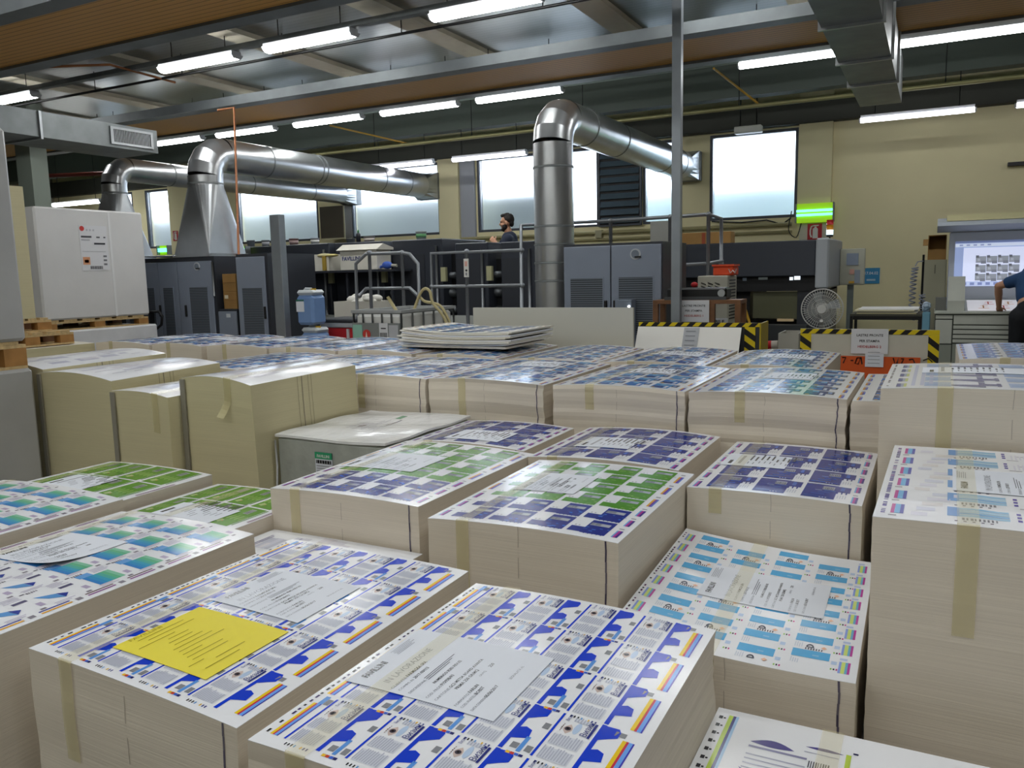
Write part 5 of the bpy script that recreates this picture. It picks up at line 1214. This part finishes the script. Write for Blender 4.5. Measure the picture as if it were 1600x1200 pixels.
MB().prism([(12.6, z0+.2), (12.76, z0+.28), (12.76, z0+.27), (12.6, z0+.19)], 'x', p-.06, p+.0, CARD).build('flap', t)
for (px, x2, lab) in ((1426, 1440, 'left coiled cable hanging from the black pole'), (1441, 1441, 'right coiled cable hanging down the black pole')):
    pass
t = thing('cable_pole', (-0.159, 12.2, 0), 'slim black pole with two hanging coiled cables', 'pole')
x = -0.159; m = MB(); m.tube([(x, 12.2, 0), (x, 12.2, 1.636)], .014, 8, BLK); m.lathe((x, 12.2, 0), [(.12, 0), (.12, .02), (.02, .03)], 14, BLK); m.build('pole', t)
CB = mat('coil_cable', '#8d92a0', .45)
def coil(pts, r, turns):
    P = smooth(pts, 6); out = []; n = turns*8
    for i in range(n+1):
        f = i/n*(len(P)-1); k = min(int(f), len(P)-2); p = P[k].lerp(P[k+1], f-k); a = 2*PI*i/8; out.append((p.x+r*math.cos(a), p.y+r*math.sin(a), p.z))
    return out
m = MB(); m.tube([(x, 12.18, 1.552), (-0.226, 12.180, 1.545), (-0.254, 12.180, 1.487)], .008, 6, CB); m.tube(coil([(-0.253, 12.180, 1.470), (-0.269, 12.180, 1.284), (-0.274, 12.180, 1.029), (-0.272, 12.180, 0.772)], .036, 13), .009, 5, CB); m.build('coil_cable', t)
m = MB(); m.tube(coil([(-0.155, 12.160, 1.114), (-0.155, 12.160, 0.944), (-0.154, 12.160, 0.723)], .034, 7), .009, 5, CB); m.build('coil_cable', t)
p, q = -0.138, -0.006-.03; z1 = 0.896
t = thing('waste_bin', ((p+q)/2, 11.9, 0), 'pale blue bin with a crumpled plastic bag left of the screen desk', 'bin')
MB().box((p, 11.8, 0), (q-.01, 12.05, z1), flat('#6f9fb4'), .01).build('bin_body', t)
m = MB()
for i in range(12): m.ball((p+.02+random.random()*(q-p-.04), 11.85+.12*random.random(), z1+.01+.10*random.random()), (.04, .04, .03), mat('plastic_bag', '#b7c9dc', .2), 7, 5)
m.build('plastic_bag', t)
# ------------------------------------------------------------------ control desk with the big screen
t = thing('control_desk', (.9, 12.0, 0), 'grey control desk with drawers, big screen and hood', 'desk')
a = 0.006; b = a+1.75; zt = 0.915
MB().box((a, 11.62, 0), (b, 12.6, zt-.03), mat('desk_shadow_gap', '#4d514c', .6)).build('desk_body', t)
MB().box((a-.01, 11.58, zt-.029), (b+.01, 12.4, zt+.0), CONSOLE, .006).build('desk_top', t)
xd = 0.209
zlev = [zt-.045, 0.742, 0.686, 0.623, 0.567, 0.512]
for i in range(5): MB().box((xd+.008, 11.6, zlev[i+1]+.014), (b-.02, 11.6195, zlev[i]), CONSOLE, .003).build('drawer', t)
MB().box((a+.01, 11.6, 0.512), (xd-.006, 11.6195, zt-.104), CONSOLE, .003).build('door', t); MB().box((a+.01, 11.6, zt-.09), (xd-.004, 11.6195, zt-.045), CONSOLE, .003).build('drawer', t)
MB().box((a+.01, 11.6, .08), (xd-.004, 11.6195, 0.504-.006), mat('desk_plinth', '#8f9489', .5)).build('plinth_panel', t); MB().box((xd+.008, 11.6, .08), (b-.02, 11.6195, zlev[5]-.002), mat('desk_plinth', '#8f9489', .5)).build('plinth_panel', t)
# light table with a proof sheet, and the pod
pa, pb = 0.368, 1.6
z0 = zt+.001
LT = MB(); LT.prism([(11.68, z0), (12.36, z0), (12.36, z0+.12)], 'x', pa-.03, b-.02, CONSOLE); LT.build('light_table', t)
def on(y): return z0+.12*(y-11.68)/.68+.003
pr = MB(); pr.prism([(11.70, on(11.70)), (12.3, on(12.3)), (12.3, on(12.3)+.002), (11.70, on(11.70)+.002)], 'x', pa, pb, mat('proof_white_glow', '#f2eff2', .4, emit=.25))  # paper given a faint glow of its own in place of light
for i in range(6):
    x = pa+.12+.22*i
    for (u, v) in ((0, 0), (.06, .22)):
        y = 11.82+v
        for (dx, dy, w_, h_) in ((0, 0, .12, .02), (.05, 0, .015, .16), (.02, .12, .09, .02)):
            q = [(x+u+dx, y+dy), (x+u+dx+w_, y+dy), (x+u+dx+w_, y+dy+h_), (x+u+dx, y+dy+h_)]
            pr.add([(px_, py_, on(py_)+.004) for px_, py_ in q], [[0, 1, 2, 3]], flat('#cf4a3a' if (i+int(v*9)) % 2 else '#d99a4a'))
pr.build('proof_sheet', t)
p, q = 0.140, 0.331; zp = 1.046; zq = 1.246
m = MB(); m.prism([(11.7, zt+.001), (12.0, zt+.001), (12.0, zq+.10), (11.9, zq+.10), (11.7, zp)], 'x', p, q, CONSOLE); m.build('control_pod', t)
MB().box((a+.0, 11.9, zt+.001), (p-.01, 12.2, zt+.16), mat('pod_dark', '#6a6b66', .5)).build('side_tray', t)
# screen with frame and hood
y0 = 12.45; xa = 0.138; zb = zt+.13; zh = 1.901
fr = MB(); fr.box((xa, y0, zt-.02), (b+.1, y0+.3, zh+.02), mat('screen_frame', '#c3cad8', .45), .01); fr.build('screen_frame', t)
SX0, SZ1, SZ0 = 0.209, 1.798, 1.208; SX1 = b
def scr(hx, e=.85): return mat('screen_'+hx[1:], hx, .3, emit=e)
sc = MB(); yS = y0-.004
sc.box((SX0, yS, SZ0), (SX1, yS+.003, SZ1), scr('#8392b8')); 
def sr(u0, v0, u1, v1, c, l=1): sc.box((SX0+u0, yS-.0015*l, SZ1-v0), (SX0+u1, yS-.0015*l+.0012, SZ1-v1), scr(c))
Hs = SZ1-SZ0; 
sr(0, .0, SX1-SX0, .025, '#5a668c'); sr(0, .03, SX1-SX0, .075, '#b4bed4'); sr(.10, .085, .82, Hs-.06, '#c4cbe4'); sr(0, Hs-.055, SX1-SX0, Hs-.0, '#a9b4d4')
for i in range(9): sr(.10+.09*i, Hs-.05, .15+.09*i, Hs-.015, '#6f7ba4', 2)
for i in range(5): sr(.05+.08*i, .042, .09+.08*i, .062, '#7f8aa8', 2)
for r_ in range(3):
    for c_ in range(4):
        u = .245+.125*c_; v = .20+.115*r_
        sr(u, v, u+.12, v+.085, '#7d828c', 2); sr(u+.0, v-.012, u+.035, v+.02, '#55585f', 3); sr(u+.06, v+.06, u+.12, v+.097, '#686c76', 3); sr(u+.02, v+.03, u+.05, v+.06, '#9398a2', 3)
sc.build('screen', t)
hd = MB(); zf = 1.992; zf2 = 2.064
hd.prism([(12.0, zf-.0), (12.02, zf+.05), (y0+.3, zh+.22), (y0+.3, zh+.03), (y0, zh+.025)], 'x', -0.013, b+.2, mat('hood_grey', '#bcc4d0', .5)); hd.build('hood', t)
MB().box((0.093, 12.05, zf+.06), (b+.2, 12.5, zf+.14), mat('hood_cream', '#e6dfae', .5)).build('hood_lamp_box', t)
# ------------------------------------------------------------------ things on the far wall
t = thing('control_unit', (-1.05, 12.8, 1.2), 'white wall-side control panel with a small screen, right of the press', 'control panel')
a = (-1.202, 12.300, 1.746); b = (-0.882, 12.300, 1.247)
MB().box((a[0], 12.3, b[2]), (b[0], 12.42, a[2]), mat('panel_white', '#b5b5a6', .5), .008).build('panel_door', t)
p = (-1.116, 12.290, 1.682); q = (-0.963, 12.290, 1.520); MB().box((p[0], 12.285, q[2]), (q[0], 12.2995, p[2]), flat('#8a95a8', .3)).build('panel_screen', t)
m = MB(); p = (-1.042, 12.280, 1.434); m.box((p[0]-.03, 12.288, p[2]-.04), (p[0]+.03, 12.2995, p[2]+.03), flat('#cf9f92')); p = (-0.966, 12.280, 1.363); m.box((p[0]-.04, 12.288, p[2]-.09), (p[0]+.03, 12.2995, p[2]+.09), flat('#8f98a4')); p = (-1.037, 12.280, 1.285); m.box((p[0]-.04, 12.288, p[2]-.015), (p[0]+.03, 12.2995, p[2]+.015), flat('#d0a23a')); m.build('button', t)
m = MB(); m.box((a[0]+.1, 12.36, 0), (a[0]+.18, 12.42, b[2]-.001), flat('#77807f')); m.build('panel_leg', t)
a = (-1.374, 12.650, 1.767); b = (-1.234, 12.650, 1.399)
t = thing('control_unit', (a[0], 12.8, b[2]), 'narrow grey control box beside the press end cap', 'control panel')
MB().box((a[0], 12.65, b[2]), (b[0], 12.9, a[2]), mat('panel_grey', '#97988c', .5), .008).build('box_body', t); p = (-1.361, 12.640, 1.675); q = (-1.305, 12.640, 1.528); MB().box((p[0], 12.635, q[2]), (q[0], 12.6495, p[2]), flat('#6f7a8c', .3)).build('panel_screen', t); MB().box((a[0]+.02, 12.7, 0), (a[0]+.10, 12.78, b[2]-.001), DARK).build('box_leg', t)
a = (-1.029, 13.980, 1.469); b = (-0.782, 13.980, 1.227)
t = thing('blue_notice', ((a[0]+b[0])/2, 13.98, b[2]), 'blue notice with white lettering on the beige wall', 'sign')
MB().box((a[0], 13.985, b[2]), (b[0], 13.999, a[2]), flat('#3f8fc0')).build('board', t); l = MB(); wtext(l, '17.04.02', ((a[0]+b[0])/2, 13.983, a[2]-.10), (1, 0, 0), (0, 0, 1), .06, flat('#dfeaf2'), .2, .02, True); l.box((a[0]+.06, 13.981, a[2]-.20), (b[0]-.06, 13.9845, a[2]-.17), flat('#a9c6d4')); l.build('lettering', t)
def insect(p, q, y, lab):
    t = thing('insect_lamp', ((p[0]+q[0])/2, y, q[2]), lab, 'insect lamp', 'green insect lamps'); x0, x1, z0, z1 = p[0], q[0], q[2], p[2]
    MB().box((x0+.02, y, z0), (x1-.02, y+.05, z1), mat('lime_board', '#a8d81a', .4, emit=.35)).build('glue_board', t)
    m = MB(); MB().box((x0-.0, y-.06, z0), (x0+.02, y+.05, z1), GALVD).build('end_bracket', t); MB().box((x1-.02, y-.06, z0), (x1, y+.05, z1), GALVD).build('end_bracket', t)
    for f in (.40, .62): MB().tube([(x0+.02, y-.03, z0+(z1-z0)*f), (x1-.02, y-.03, z0+(z1-z0)*f)], .018, 10, mat('uv_tube', '#6fe6e0', .4, emit=2.2)).build('uv_tube', t)
insect((-2.033, 13.800, 2.499), (-1.454, 13.800, 2.201), 13.82, 'green glowing insect lamp on the pillar at right')
insect((-13.923, 11.500, 2.217), (-13.611, 11.500, 2.030), 11.5, 'green glowing insect lamp half hidden by the far left hopper'); insect((-10.022, 9.900, 2.042), (-9.881, 9.900, 1.894), 9.88, 'small green light on the dark press right of the brown pipe')
def ext_sign(p, q, y, lab):
    t = thing('extinguisher_sign', ((p[0]+q[0])/2, y, q[2]), lab, 'sign', 'fire extinguisher signs'); W_ = q[0]-p[0]; H_ = p[2]-q[2]; x0, z0 = p[0], q[2]
    MB().box((x0, y-.006, z0), (q[0], y, p[2]), mat('sign_red', '#b5202c', .45)).build('sign_board', t); m = MB()
    def P(u, v): return (x0+u*W_, z0+v*H_)
    m.prism([P(.36, .08), P(.72, .08), P(.72, .68), P(.62, .76), P(.62, .82), P(.48, .82), P(.48, .76), P(.36, .68)], 'y', y-.008, y-.0062, PLASTW); m.prism([P(.42, .84), P(.74, .84), P(.80, .92), P(.42, .92)], 'y', y-.008, y-.0062, PLASTW)
    m.tube([(P(a_, b_)[0], y-.0085, P(a_, b_)[1]) for a_, b_ in ((.42, .88), (.28, .82), (.2, .6), (.2, .35), (.28, .15))], .012*W_/.2, 6, PLASTW); m.build('pictogram', t)
ext_sign((-1.853, 13.880, 2.184), (-1.635, 13.880, 1.935), 13.88, 'red fire extinguisher sign under the insect lamp at right'); ext_sign((-16.277, 13.880, 2.691), (-16.106, 13.880, 2.458), 13.88, 'red fire extinguisher sign on the pillar between the two hoppers')
tag(MB().box((-1.978, 13.885, 1.880), (-1.573, 13.898, 2.211), mat('light_patch_white', '#c9c6b5', .6)).build('pillar_light_patch'), 'off-white patch for the light on the pillar behind the right extinguisher sign', 'board')  # thin pale patch standing in for light on the pillar
p = (-1.324, 12.100, 2.094); t = thing('signal_tower', (p[0], 12.1, zt), 'red, orange and white signal lamp tower on the press end', 'signal lamp')
z = 1.860
m = MB(); m.tube([(p[0], 12.1, z-.1), (p[0], 12.1, z+.05)], .012, 8, BLK); m.tube([(p[0], 12.1, z+.05), (p[0], 12.1, z+.08)], .045, 14, BLK); m.build('stem', t)
for i, (c_, e_) in enumerate((('#bfe9ff', 2.), ('#d8901e', .1), ('#b8242a', .1))): MB().tube([(p[0], 12.1, z+.081+.068*i), (p[0], 12.1, z+.145+.068*i)], .045, 14, mat('signal_'+c_[1:], c_, .35, emit=e_)).build('signal_lens', t)
# long carton and foam board on the right press / behind the twin-door cabinet
zt2 = 1.847
p, q = -3.160, -2.491
t = thing('long_carton', ((p+q)/2, 11.4, zt2), 'long cardboard carton with a red tape lying on the right press', 'box'); MB().box((p-.25, 11.3, zt2+.001), (q, 11.55, 2.011), CARD, .006).build('carton', t); x = -2.865; MB().box((x-.02, 11.294, zt2+.002), (x+.025, 11.2995, 2.003), flat('#9c4a2c')).build('red_tape', t)
p, q = (-3.364, 10.500, 2.147), (-3.088, 10.500, 1.921); tag(MB().box((p[0], 10.5, .0), (q[0], 10.54, p[2]), mat('foam_sheet', '#a9aaa4', .6)).build('foam_board'), 'grey foam board upright behind the twin-door cabinet', 'board')
tag(MB().box((-5.478, 13.9, 2.105), (-5.355, 13.999, 2.241), mat('beige_box', '#a9a586', .5)).build('junction_box'), 'beige junction box on the wall right of the tall duct', 'junction box')
pipe('cable_trunking', [(-12, 13.93, 2.2), (-2.1, 13.93, 2.2)], .03, mat('beige_trunk', '#a49c72', .5), 'beige cable pipe along the wall under the windows', 'pipe')
pipe('cable_trunking', [(-8.2, 13.95, 2.08), (-2.1, 13.95, 2.08)], .022, mat('beige_trunk', '#a49c72', .5), 'thinner beige cable pipe below the window sills', 'pipe')
o = MB().tube([(-3.4, 13.95, 2.30), (-2.9, 13.95, 2.26), (-2.5, 13.95, 2.28), (-2.25, 13.95, 2.2), (-2.12, 13.95, 2.3)], .012, 6, BLK); o.tube(smooth([(-2.1, 13.87, 2.4), (-2.14, 13.87, 2.1), (-2.02, 13.87, 1.98), (-1.95, 13.87, 2.2)]), .008, 6, BLK); tag(o.build('loose_cable'), 'dark loose cable under the right window by the insect lamp', 'cable')
# louvre, dark vent flap, emergency lamp
t = thing('louvre_vent', (-5.04, 13.95, 2.3), 'dark louvred vent between the windows right of the tall duct', 'vent'); a, b = -5.40, -4.66
m = MB(); m.box((a, 13.96, 2.33), (b, 13.998, 3.62), DARKER); m.build('vent_box', t); m = MB()
for (p, q, r, s) in ((a-.03, a, 2.3, 3.65), (b, b+.03, 2.3, 3.65), (a, b, 2.3, 2.33), (a, b, 3.62, 3.65)): m.box((p, 13.93, r), (q, 13.998, s), FRAME)
m.build('vent_frame', t); m = MB()
for i in range(9): m.prism([(13.91, 2.36+.14*i), (13.915, 2.355+.14*i), (13.958, 2.45+.14*i), (13.953, 2.455+.14*i)], 'x', a+.01, b-.01, mat('louvre_blade', '#6d7f8e', .3, .5))
m.build('louvre_blade', t)
a, b = -11.520, -10.897
t = thing('vent_flap', ((a+b)/2, 13.6, 2.320), 'dark brown vent flap with a pale rim above the press', 'vent'); z0, z1 = 2.320, 2.97
MB().box((a, 13.6, z0), (b, 13.88, z1), mat('flap_brown', '#4a4438', .6)).build('flap', t); m = MB(); m.box((a, 13.585, z0-.03), (b+.03, 13.6, z0), mat('pale_rim', '#a9a384', .5)); m.box((b, 13.585, z0), (b+.03, 13.6, z1), mat('pale_rim', '#a9a384', .5)); m.build('rim', t)
p, q = (-2.830, 13.000, 3.635), (-2.429, 13.000, 3.539)
t = thing('emergency_lamp', ((p[0]+q[0])/2, 13.0, q[2]), 'unlit white emergency lamp above the right window', 'lamp'); MB().box((p[0], 12.95, q[2]), (q[0], 13.1, p[2]+.01), mat('emergency_white', '#c9cac2', .4), .01).build('lamp_body', t)
for x in (p[0]+.08, q[0]-.08): MB().tube([(x, 13.02, p[2]+.01), (x, 13.02, 4.5)], .01, 6, BLK).build('hanger_rod', t)

p = (0.844, 13.900, 2.896); q = (1.191, 13.900, 2.913); tag(MB().box((p[0], 13.9, p[2]-.02), (q[0], 13.999, p[2]+.03), BLK).build('wall_bracket'), 'black bar bracket on the beige wall at the right edge', 'bracket')
# ------------------------------------------------------------------ people
SKIN = mat('skin', '#c08f72', .5, noise=.04); NAVY = mat('navy_cotton', '#232b3f', .8, noise=.06, scale=12); NAVYB = mat('blue_cotton', '#24456e', .8, noise=.06, scale=12)
BLACKC = mat('black_cloth', '#15171c', .8, noise=.08, scale=12); HAIR = mat('dark_hair', '#1d1714', .7, noise=.2, scale=40)
def fuse(mb, name, parent, m, voxel, smooth=5):
    """one continuous skin over overlapping volumes"""
    o = mb.build('tmp', None, m)
    r = o.modifiers.new('r', 'REMESH'); r.mode = 'VOXEL'; r.voxel_size = voxel
    s = o.modifiers.new('s', 'SMOOTH'); s.factor = .5; s.iterations = smooth
    dg = bpy.context.evaluated_depsgraph_get()
    me = bpy.data.meshes.new_from_object(o.evaluated_get(dg)); bpy.data.objects.remove(o)
    off = worldloc(parent)
    for v in me.vertices: v.co -= off
    me.materials.clear(); me.materials.append(m)
    me.polygons.foreach_set('use_smooth', [True]*len(me.polygons)); me.name = name
    q = bpy.data.objects.new(name, me); col.objects.link(q); q.parent = parent
    return q
def limb(mb, pts, rs, n=14):
    mb.tube(pts, rs, n)
    for p, r in zip(pts, rs): mb.ball(p, r, None, 14, 10)
def hand(mb, wrist, d, nrm, thumb, curl=.5, s=1.):
    """palm, four unequal bent fingers and a thumb; d: towards fingertips, nrm: back of hand, thumb: thumb side"""
    w = Vector(wrist); d = Vector(d).normalized(); t = Vector(thumb); t = (t-d*t.dot(d)).normalized(); n = d.cross(t)
    if n.dot(Vector(nrm)) < 0: n = -n
    for k in (-.028, -.009, .010, .028): limb(mb, [w+t*k*.6*s, w+d*.085*s+t*k*s], [.015*s, .012*s], 10)
    for k, L in ((.030, .072), (.010, .082), (-.010, .076), (-.029, .060)):
        p0 = w+d*.085*s+t*k*s; a = curl*.5; p1 = p0+(d*math.cos(a)-n*math.sin(a))*L*.45*s; a = curl*1.2; p2 = p1+(d*math.cos(a)-n*math.sin(a))*L*.32*s; a = curl*1.7; p3 = p2+(d*math.cos(a)-n*math.sin(a))*L*.26*s
        limb(mb, [p0, p1, p2, p3], [.0095*s, .0088*s, .008*s, .007*s], 8)
    p0 = w+d*.025*s+t*.025*s; p1 = p0+(t*.8+d*.6-n*.2).normalized()*.04*s; p2 = p1+(t*.35+d*.9-n*.3).normalized()*.032*s
    limb(mb, [p0, p1, p2], [.013*s, .0105*s, .008*s], 8)
def head(mb, c, f, up, s=1.):
    """c: centre of skull, f: facing, up"""
    f = Vector(f).normalized(); u = Vector(up).normalized(); l = u.cross(f).normalized(); c = Vector(c)
    def E_(p, r):
        k = MB(); k.ball((0, 0, 0), r, None, 18, 12)
        o = c+l*p[0]*s+f*p[1]*s+u*p[2]*s; mb.add([o+l*x*s+f*y*s+u*z*s for x, y, z in k.v], k.f)
    E_((0, -.012, .03), (.076, .094, .088)); E_((0, .03, -.035), (.058, .062, .075)); E_((0, .052, -.088), (.034, .034, .028))
    E_((0, .098, -.018), (.013, .020, .024)); E_((0, .088, .004), (.009, .014, .03)); E_((0, .078, .028), (.05, .016, .012)); E_((0, .078, -.062), (.026, .018, .010))
    for k in (-1, 1): E_((k*.076, -.005, -.012), (.010, .019, .031)); E_((k*.034, .062, -.03), (.026, .026, .022))
    return f, u, l, c
def head_parts(parent, c, f, u, l, s, beard=True):
    def E_(mb, p, r, nu=16, nv=10):
        k = MB(); k.ball((0, 0, 0), r, None, nu, nv); o = c+l*p[0]*s+f*p[1]*s+u*p[2]*s; mb.add([o+l*x*s+f*y*s+u*z*s for x, y, z in k.v], k.f)
    h = MB(); E_(h, (0, -.030, .046), (.083, .092, .085)); E_(h, (0, .035, .105), (.058, .05, .03)); E_(h, (0, -.07, -.01), (.066, .04, .06))
    random.seed(4)
    for i in range(40):
        a = random.random()*2*PI; b = random.random()*1.1; E_(h, (.07*math.sin(b)*math.cos(a), -.02+.085*math.sin(b)*math.sin(a), .055+.075*math.cos(b)), (.017, .017, .015), 8, 6)
    fuse(h, 'hair', parent, HAIR, .006, 2)
    e = MB()
    for k in (-1, 1): E_(e, (k*.032, .081, .006), (.012, .008, .006), 10, 8)
    e.build('eye', parent, mat('eye', '#2a221e', .3))
    b = MB()
    for k in (-1, 1): E_(b, (k*.032, .089, .026), (.020, .006, .004), 10, 6)
    b.build('eyebrow', parent, HAIR)
    if beard:
        b = MB(); E_(b, (0, .050, -.098), (.047, .046, .036))
        for k in (-1, 1): E_(b, (k*.046, .03, -.065), (.022, .042, .042)); E_(b, (k*.062, .005, -.03), (.014, .018, .04))
        E_(b, (0, .086, -.046), (.030, .012, .008)); fuse(b, 'beard', parent, HAIR, .006, 2)
# the bearded man behind the press, in profile towards the left
X, Y, Z = -5.74, 11.0, .61
t = thing('person', (X, Y, Z), 'bearded man in dark t-shirt standing behind the press, forearm raised', 'person')
f = Vector((-.93, -.30, -.05))
hc = (X-.0, Y-.02, Z+1.655)
J = lambda dx, dy, z: (X+dx, Y+dy, Z+z)
body = MB()
limb(body, [J(.03, 0, .95), J(.03, 0, 1.12), J(.02, 0, 1.30), J(.03, 0, 1.40)], [.135, .125, .145, .11])
limb(body, [J(.03, 0, 1.42), J(.005, -.01, 1.56)], [.065, .056])
F, Uv, Lv, Cc_ = head(body, hc, f, (-.08, -.02, 1))
shL, shR = J(.10, -.19, 1.40), J(-.04, .19, 1.40)          # shoulders: nearer and farther one
limb(body, [J(.03, 0, 1.38), shL], [.09, .062]); limb(body, [J(.03, 0, 1.38), shR], [.09, .062])
elL, wrL = Vector((-5.696, 10.780, 1.862)), Vector((-5.866, 10.840, 1.972))
limb(body, [shL, elL], [.056, .043]); limb(body, [elL, wrL], [.042, .027]); hand(body, wrL, (-.75, .1, .65), (-.3, -.8, .2), (.3, .2, .9), 1.0)
elR, wrR = J(-.12, .24, 1.14), J(-.36, .16, 1.24)
limb(body, [shR, elR], [.056, .043]); limb(body, [elR, wrR], [.042, .027]); hand(body, wrR, (-.9, -.1, .1), (0, .2, 1), (0, -.8, .4), .9)
for sgn, dx in ((-.1, .02), (.1, -.02)): limb(body, [J(.03, sgn*.8, .93), J(dx+.0, sgn, .50), J(dx+.03, sgn, .10)], [.095, .062, .042]); limb(body, [J(dx+.03, sgn, .055), J(dx-.13, sgn, .045)], [.045, .035])
fuse(body, 'body', t, SKIN, .0065, 3)
head_parts(t, Cc_, F, Uv, Lv, 1.)
c = MB(); limb(c, [J(.03, 0, .90), J(.03, 0, 1.12), J(.02, 0, 1.30), J(.03, 0, 1.41)], [.155, .147, .166, .124])
for sh, el in ((shL, elL), (shR, elR)): limb(c, [J(.03, 0, 1.385), sh], [.105, .080]); limb(c, [sh, Vector(sh).lerp(Vector(el), .62)], [.080, .074])
fuse(c, 'shirt', t, NAVY, .011, 4)
e = MB(); e.box(J(-.05, -.178, 1.27), J(.02, -.17, 1.295), PLASTW); e.build('chest_logo', t)
c = MB(); limb(c, [J(.03, 0, .99), J(.03, 0, .90)], [.150, .155])
for sgn, dx in ((-.1, .02), (.1, -.02)): limb(c, [J(.03, sgn*.8, .90), J(dx, sgn, .50), J(dx+.03, sgn, .09)], [.115, .082, .066])
fuse(c, 'trousers', t, BLACKC, .012, 4)
c = MB()
for sgn, dx in ((-.1, .02), (.1, -.02)): limb(c, [J(dx+.04, sgn, .052), J(dx-.15, sgn, .045)], [.052, .044])
fuse(c, 'shoe', t, BLK, .01, 2)
# the man leaning over the control desk, seen from behind
X, Y, Z = 1.0, 11.08, 0.
t = thing('person', (X, Y, Z), 'person in blue t-shirt and black trousers leaning over the control desk', 'person')
J = lambda dx, dy, z: (X+dx, Y+dy, z)
sh = Vector((0.861, 11.340, 1.306)); el = Vector((0.666, 11.380, 1.233)); wr = Vector((0.697, 11.600, 0.986)); wr.z = .965
body = MB()
limb(body, [J(-.02, 0, .93), J(-.01, .10, 1.10), J(.0, .22, 1.27), J(.01, .30, 1.36)], [.145, .130, .15, .11])
limb(body, [J(.01, .32, 1.38), J(.02, .42, 1.46)], [.065, .056])
F, Uv, Lv, Cc_ = head(body, J(.03, .50, 1.55), (.05, .75, -.65), (0, .65, .75))
sr_ = Vector(J(.18, .28, 1.36))
limb(body, [J(.0, .27, 1.34), sh], [.09, .062]); limb(body, [J(.0, .27, 1.34), sr_], [.09, .062])
limb(body, [sh, el], [.054, .044]); limb(body, [el, el.lerp(wr, .35), wr], [.043, .044, .028]); hand(body, wr, (.12, .75, -.25), (0, .2, 1), (1, 0, 0), .55)
el2, wr2 = Vector(J(.33, .36, 1.16)), Vector(J(.30, .60, .985))
limb(body, [sr_, el2], [.054, .044]); limb(body, [el2, wr2], [.044, .028]); hand(body, wr2, (-.1, .8, -.1), (0, .2, 1), (-1, 0, 0), .4)
for sx in (-.10, .10): limb(body, [J(sx*.9-.02, 0, .90), J(sx*1.2-.01, .05, .50), J(sx*1.3, .0, .10)], [.105, .064, .043]); limb(body, [J(sx*1.3, 0, .055), J(sx*1.4, .15, .045)], [.045, .036])
fuse(body, 'body', t, SKIN, .0065, 3)
head_parts(t, Cc_, F, Uv, Lv, 1., False)
c = MB(); limb(c, [J(-.01, .11, 1.115), J(.0, .22, 1.27), J(.01, .30, 1.36)], [.156, .170, .125])
for s_, e_ in ((sh, el), (sr_, el2)): limb(c, [J(.0, .27, 1.345), s_], [.105, .078]); limb(c, [s_, s_.lerp(e_, .45)], [.078, .072])
fuse(c, 'shirt', t, NAVYB, .011, 4)
c = MB(); limb(c, [J(-.02, -.005, .90), J(-.02, .0, .945)], [.165, .155])
for sx in (-.10, .10): limb(c, [J(sx*.9-.02, -.01, .88), J(sx*1.2-.01, .04, .50), J(sx*1.3, .0, .07)], [.125, .088, .072])
fuse(c, 'trousers', t, BLACKC, .012, 4)
c = MB()
for sx in (-.10, .10): limb(c, [J(sx*1.3, -.02, .052), J(sx*1.42, .17, .045)], [.052, .043])
fuse(c, 'shoe', t, BLK, .01, 2)

# ------------------------------------------------------------------ daylight, camera, exposure
w = bpy.data.worlds.new('daylight'); scene.world = w; w.use_nodes = True
bg = w.node_tree.nodes['Background']; bg.inputs[0].default_value = (.80, .90, 1., 1); bg.inputs[1].default_value = 6.
cam = bpy.data.cameras.new('camera'); cam.sensor_fit = 'HORIZONTAL'; cam.sensor_width = 36; cam.lens = 28.62; cam.clip_start = .05
co = bpy.data.objects.new('camera', cam); col.objects.link(co)
rt, up, fw = Vector((0.888311, 0.458700, -0.022304)), Vector((-0.042471, 0.130412, 0.990550)), Vector((-0.457274, 0.878969, -0.135328))
co.matrix_world = Matrix(((rt.x, up.x, -fw.x, 0), (rt.y, up.y, -fw.y, 0), (rt.z, up.z, -fw.z, 1.52), (0, 0, 0, 1)))
scene.camera = co
scene.view_settings.view_transform = 'Standard'; scene.view_settings.look = 'None'; scene.view_settings.exposure = 0.15; scene.view_settings.gamma = 1.; scene.view_settings.use_curve_mapping = False
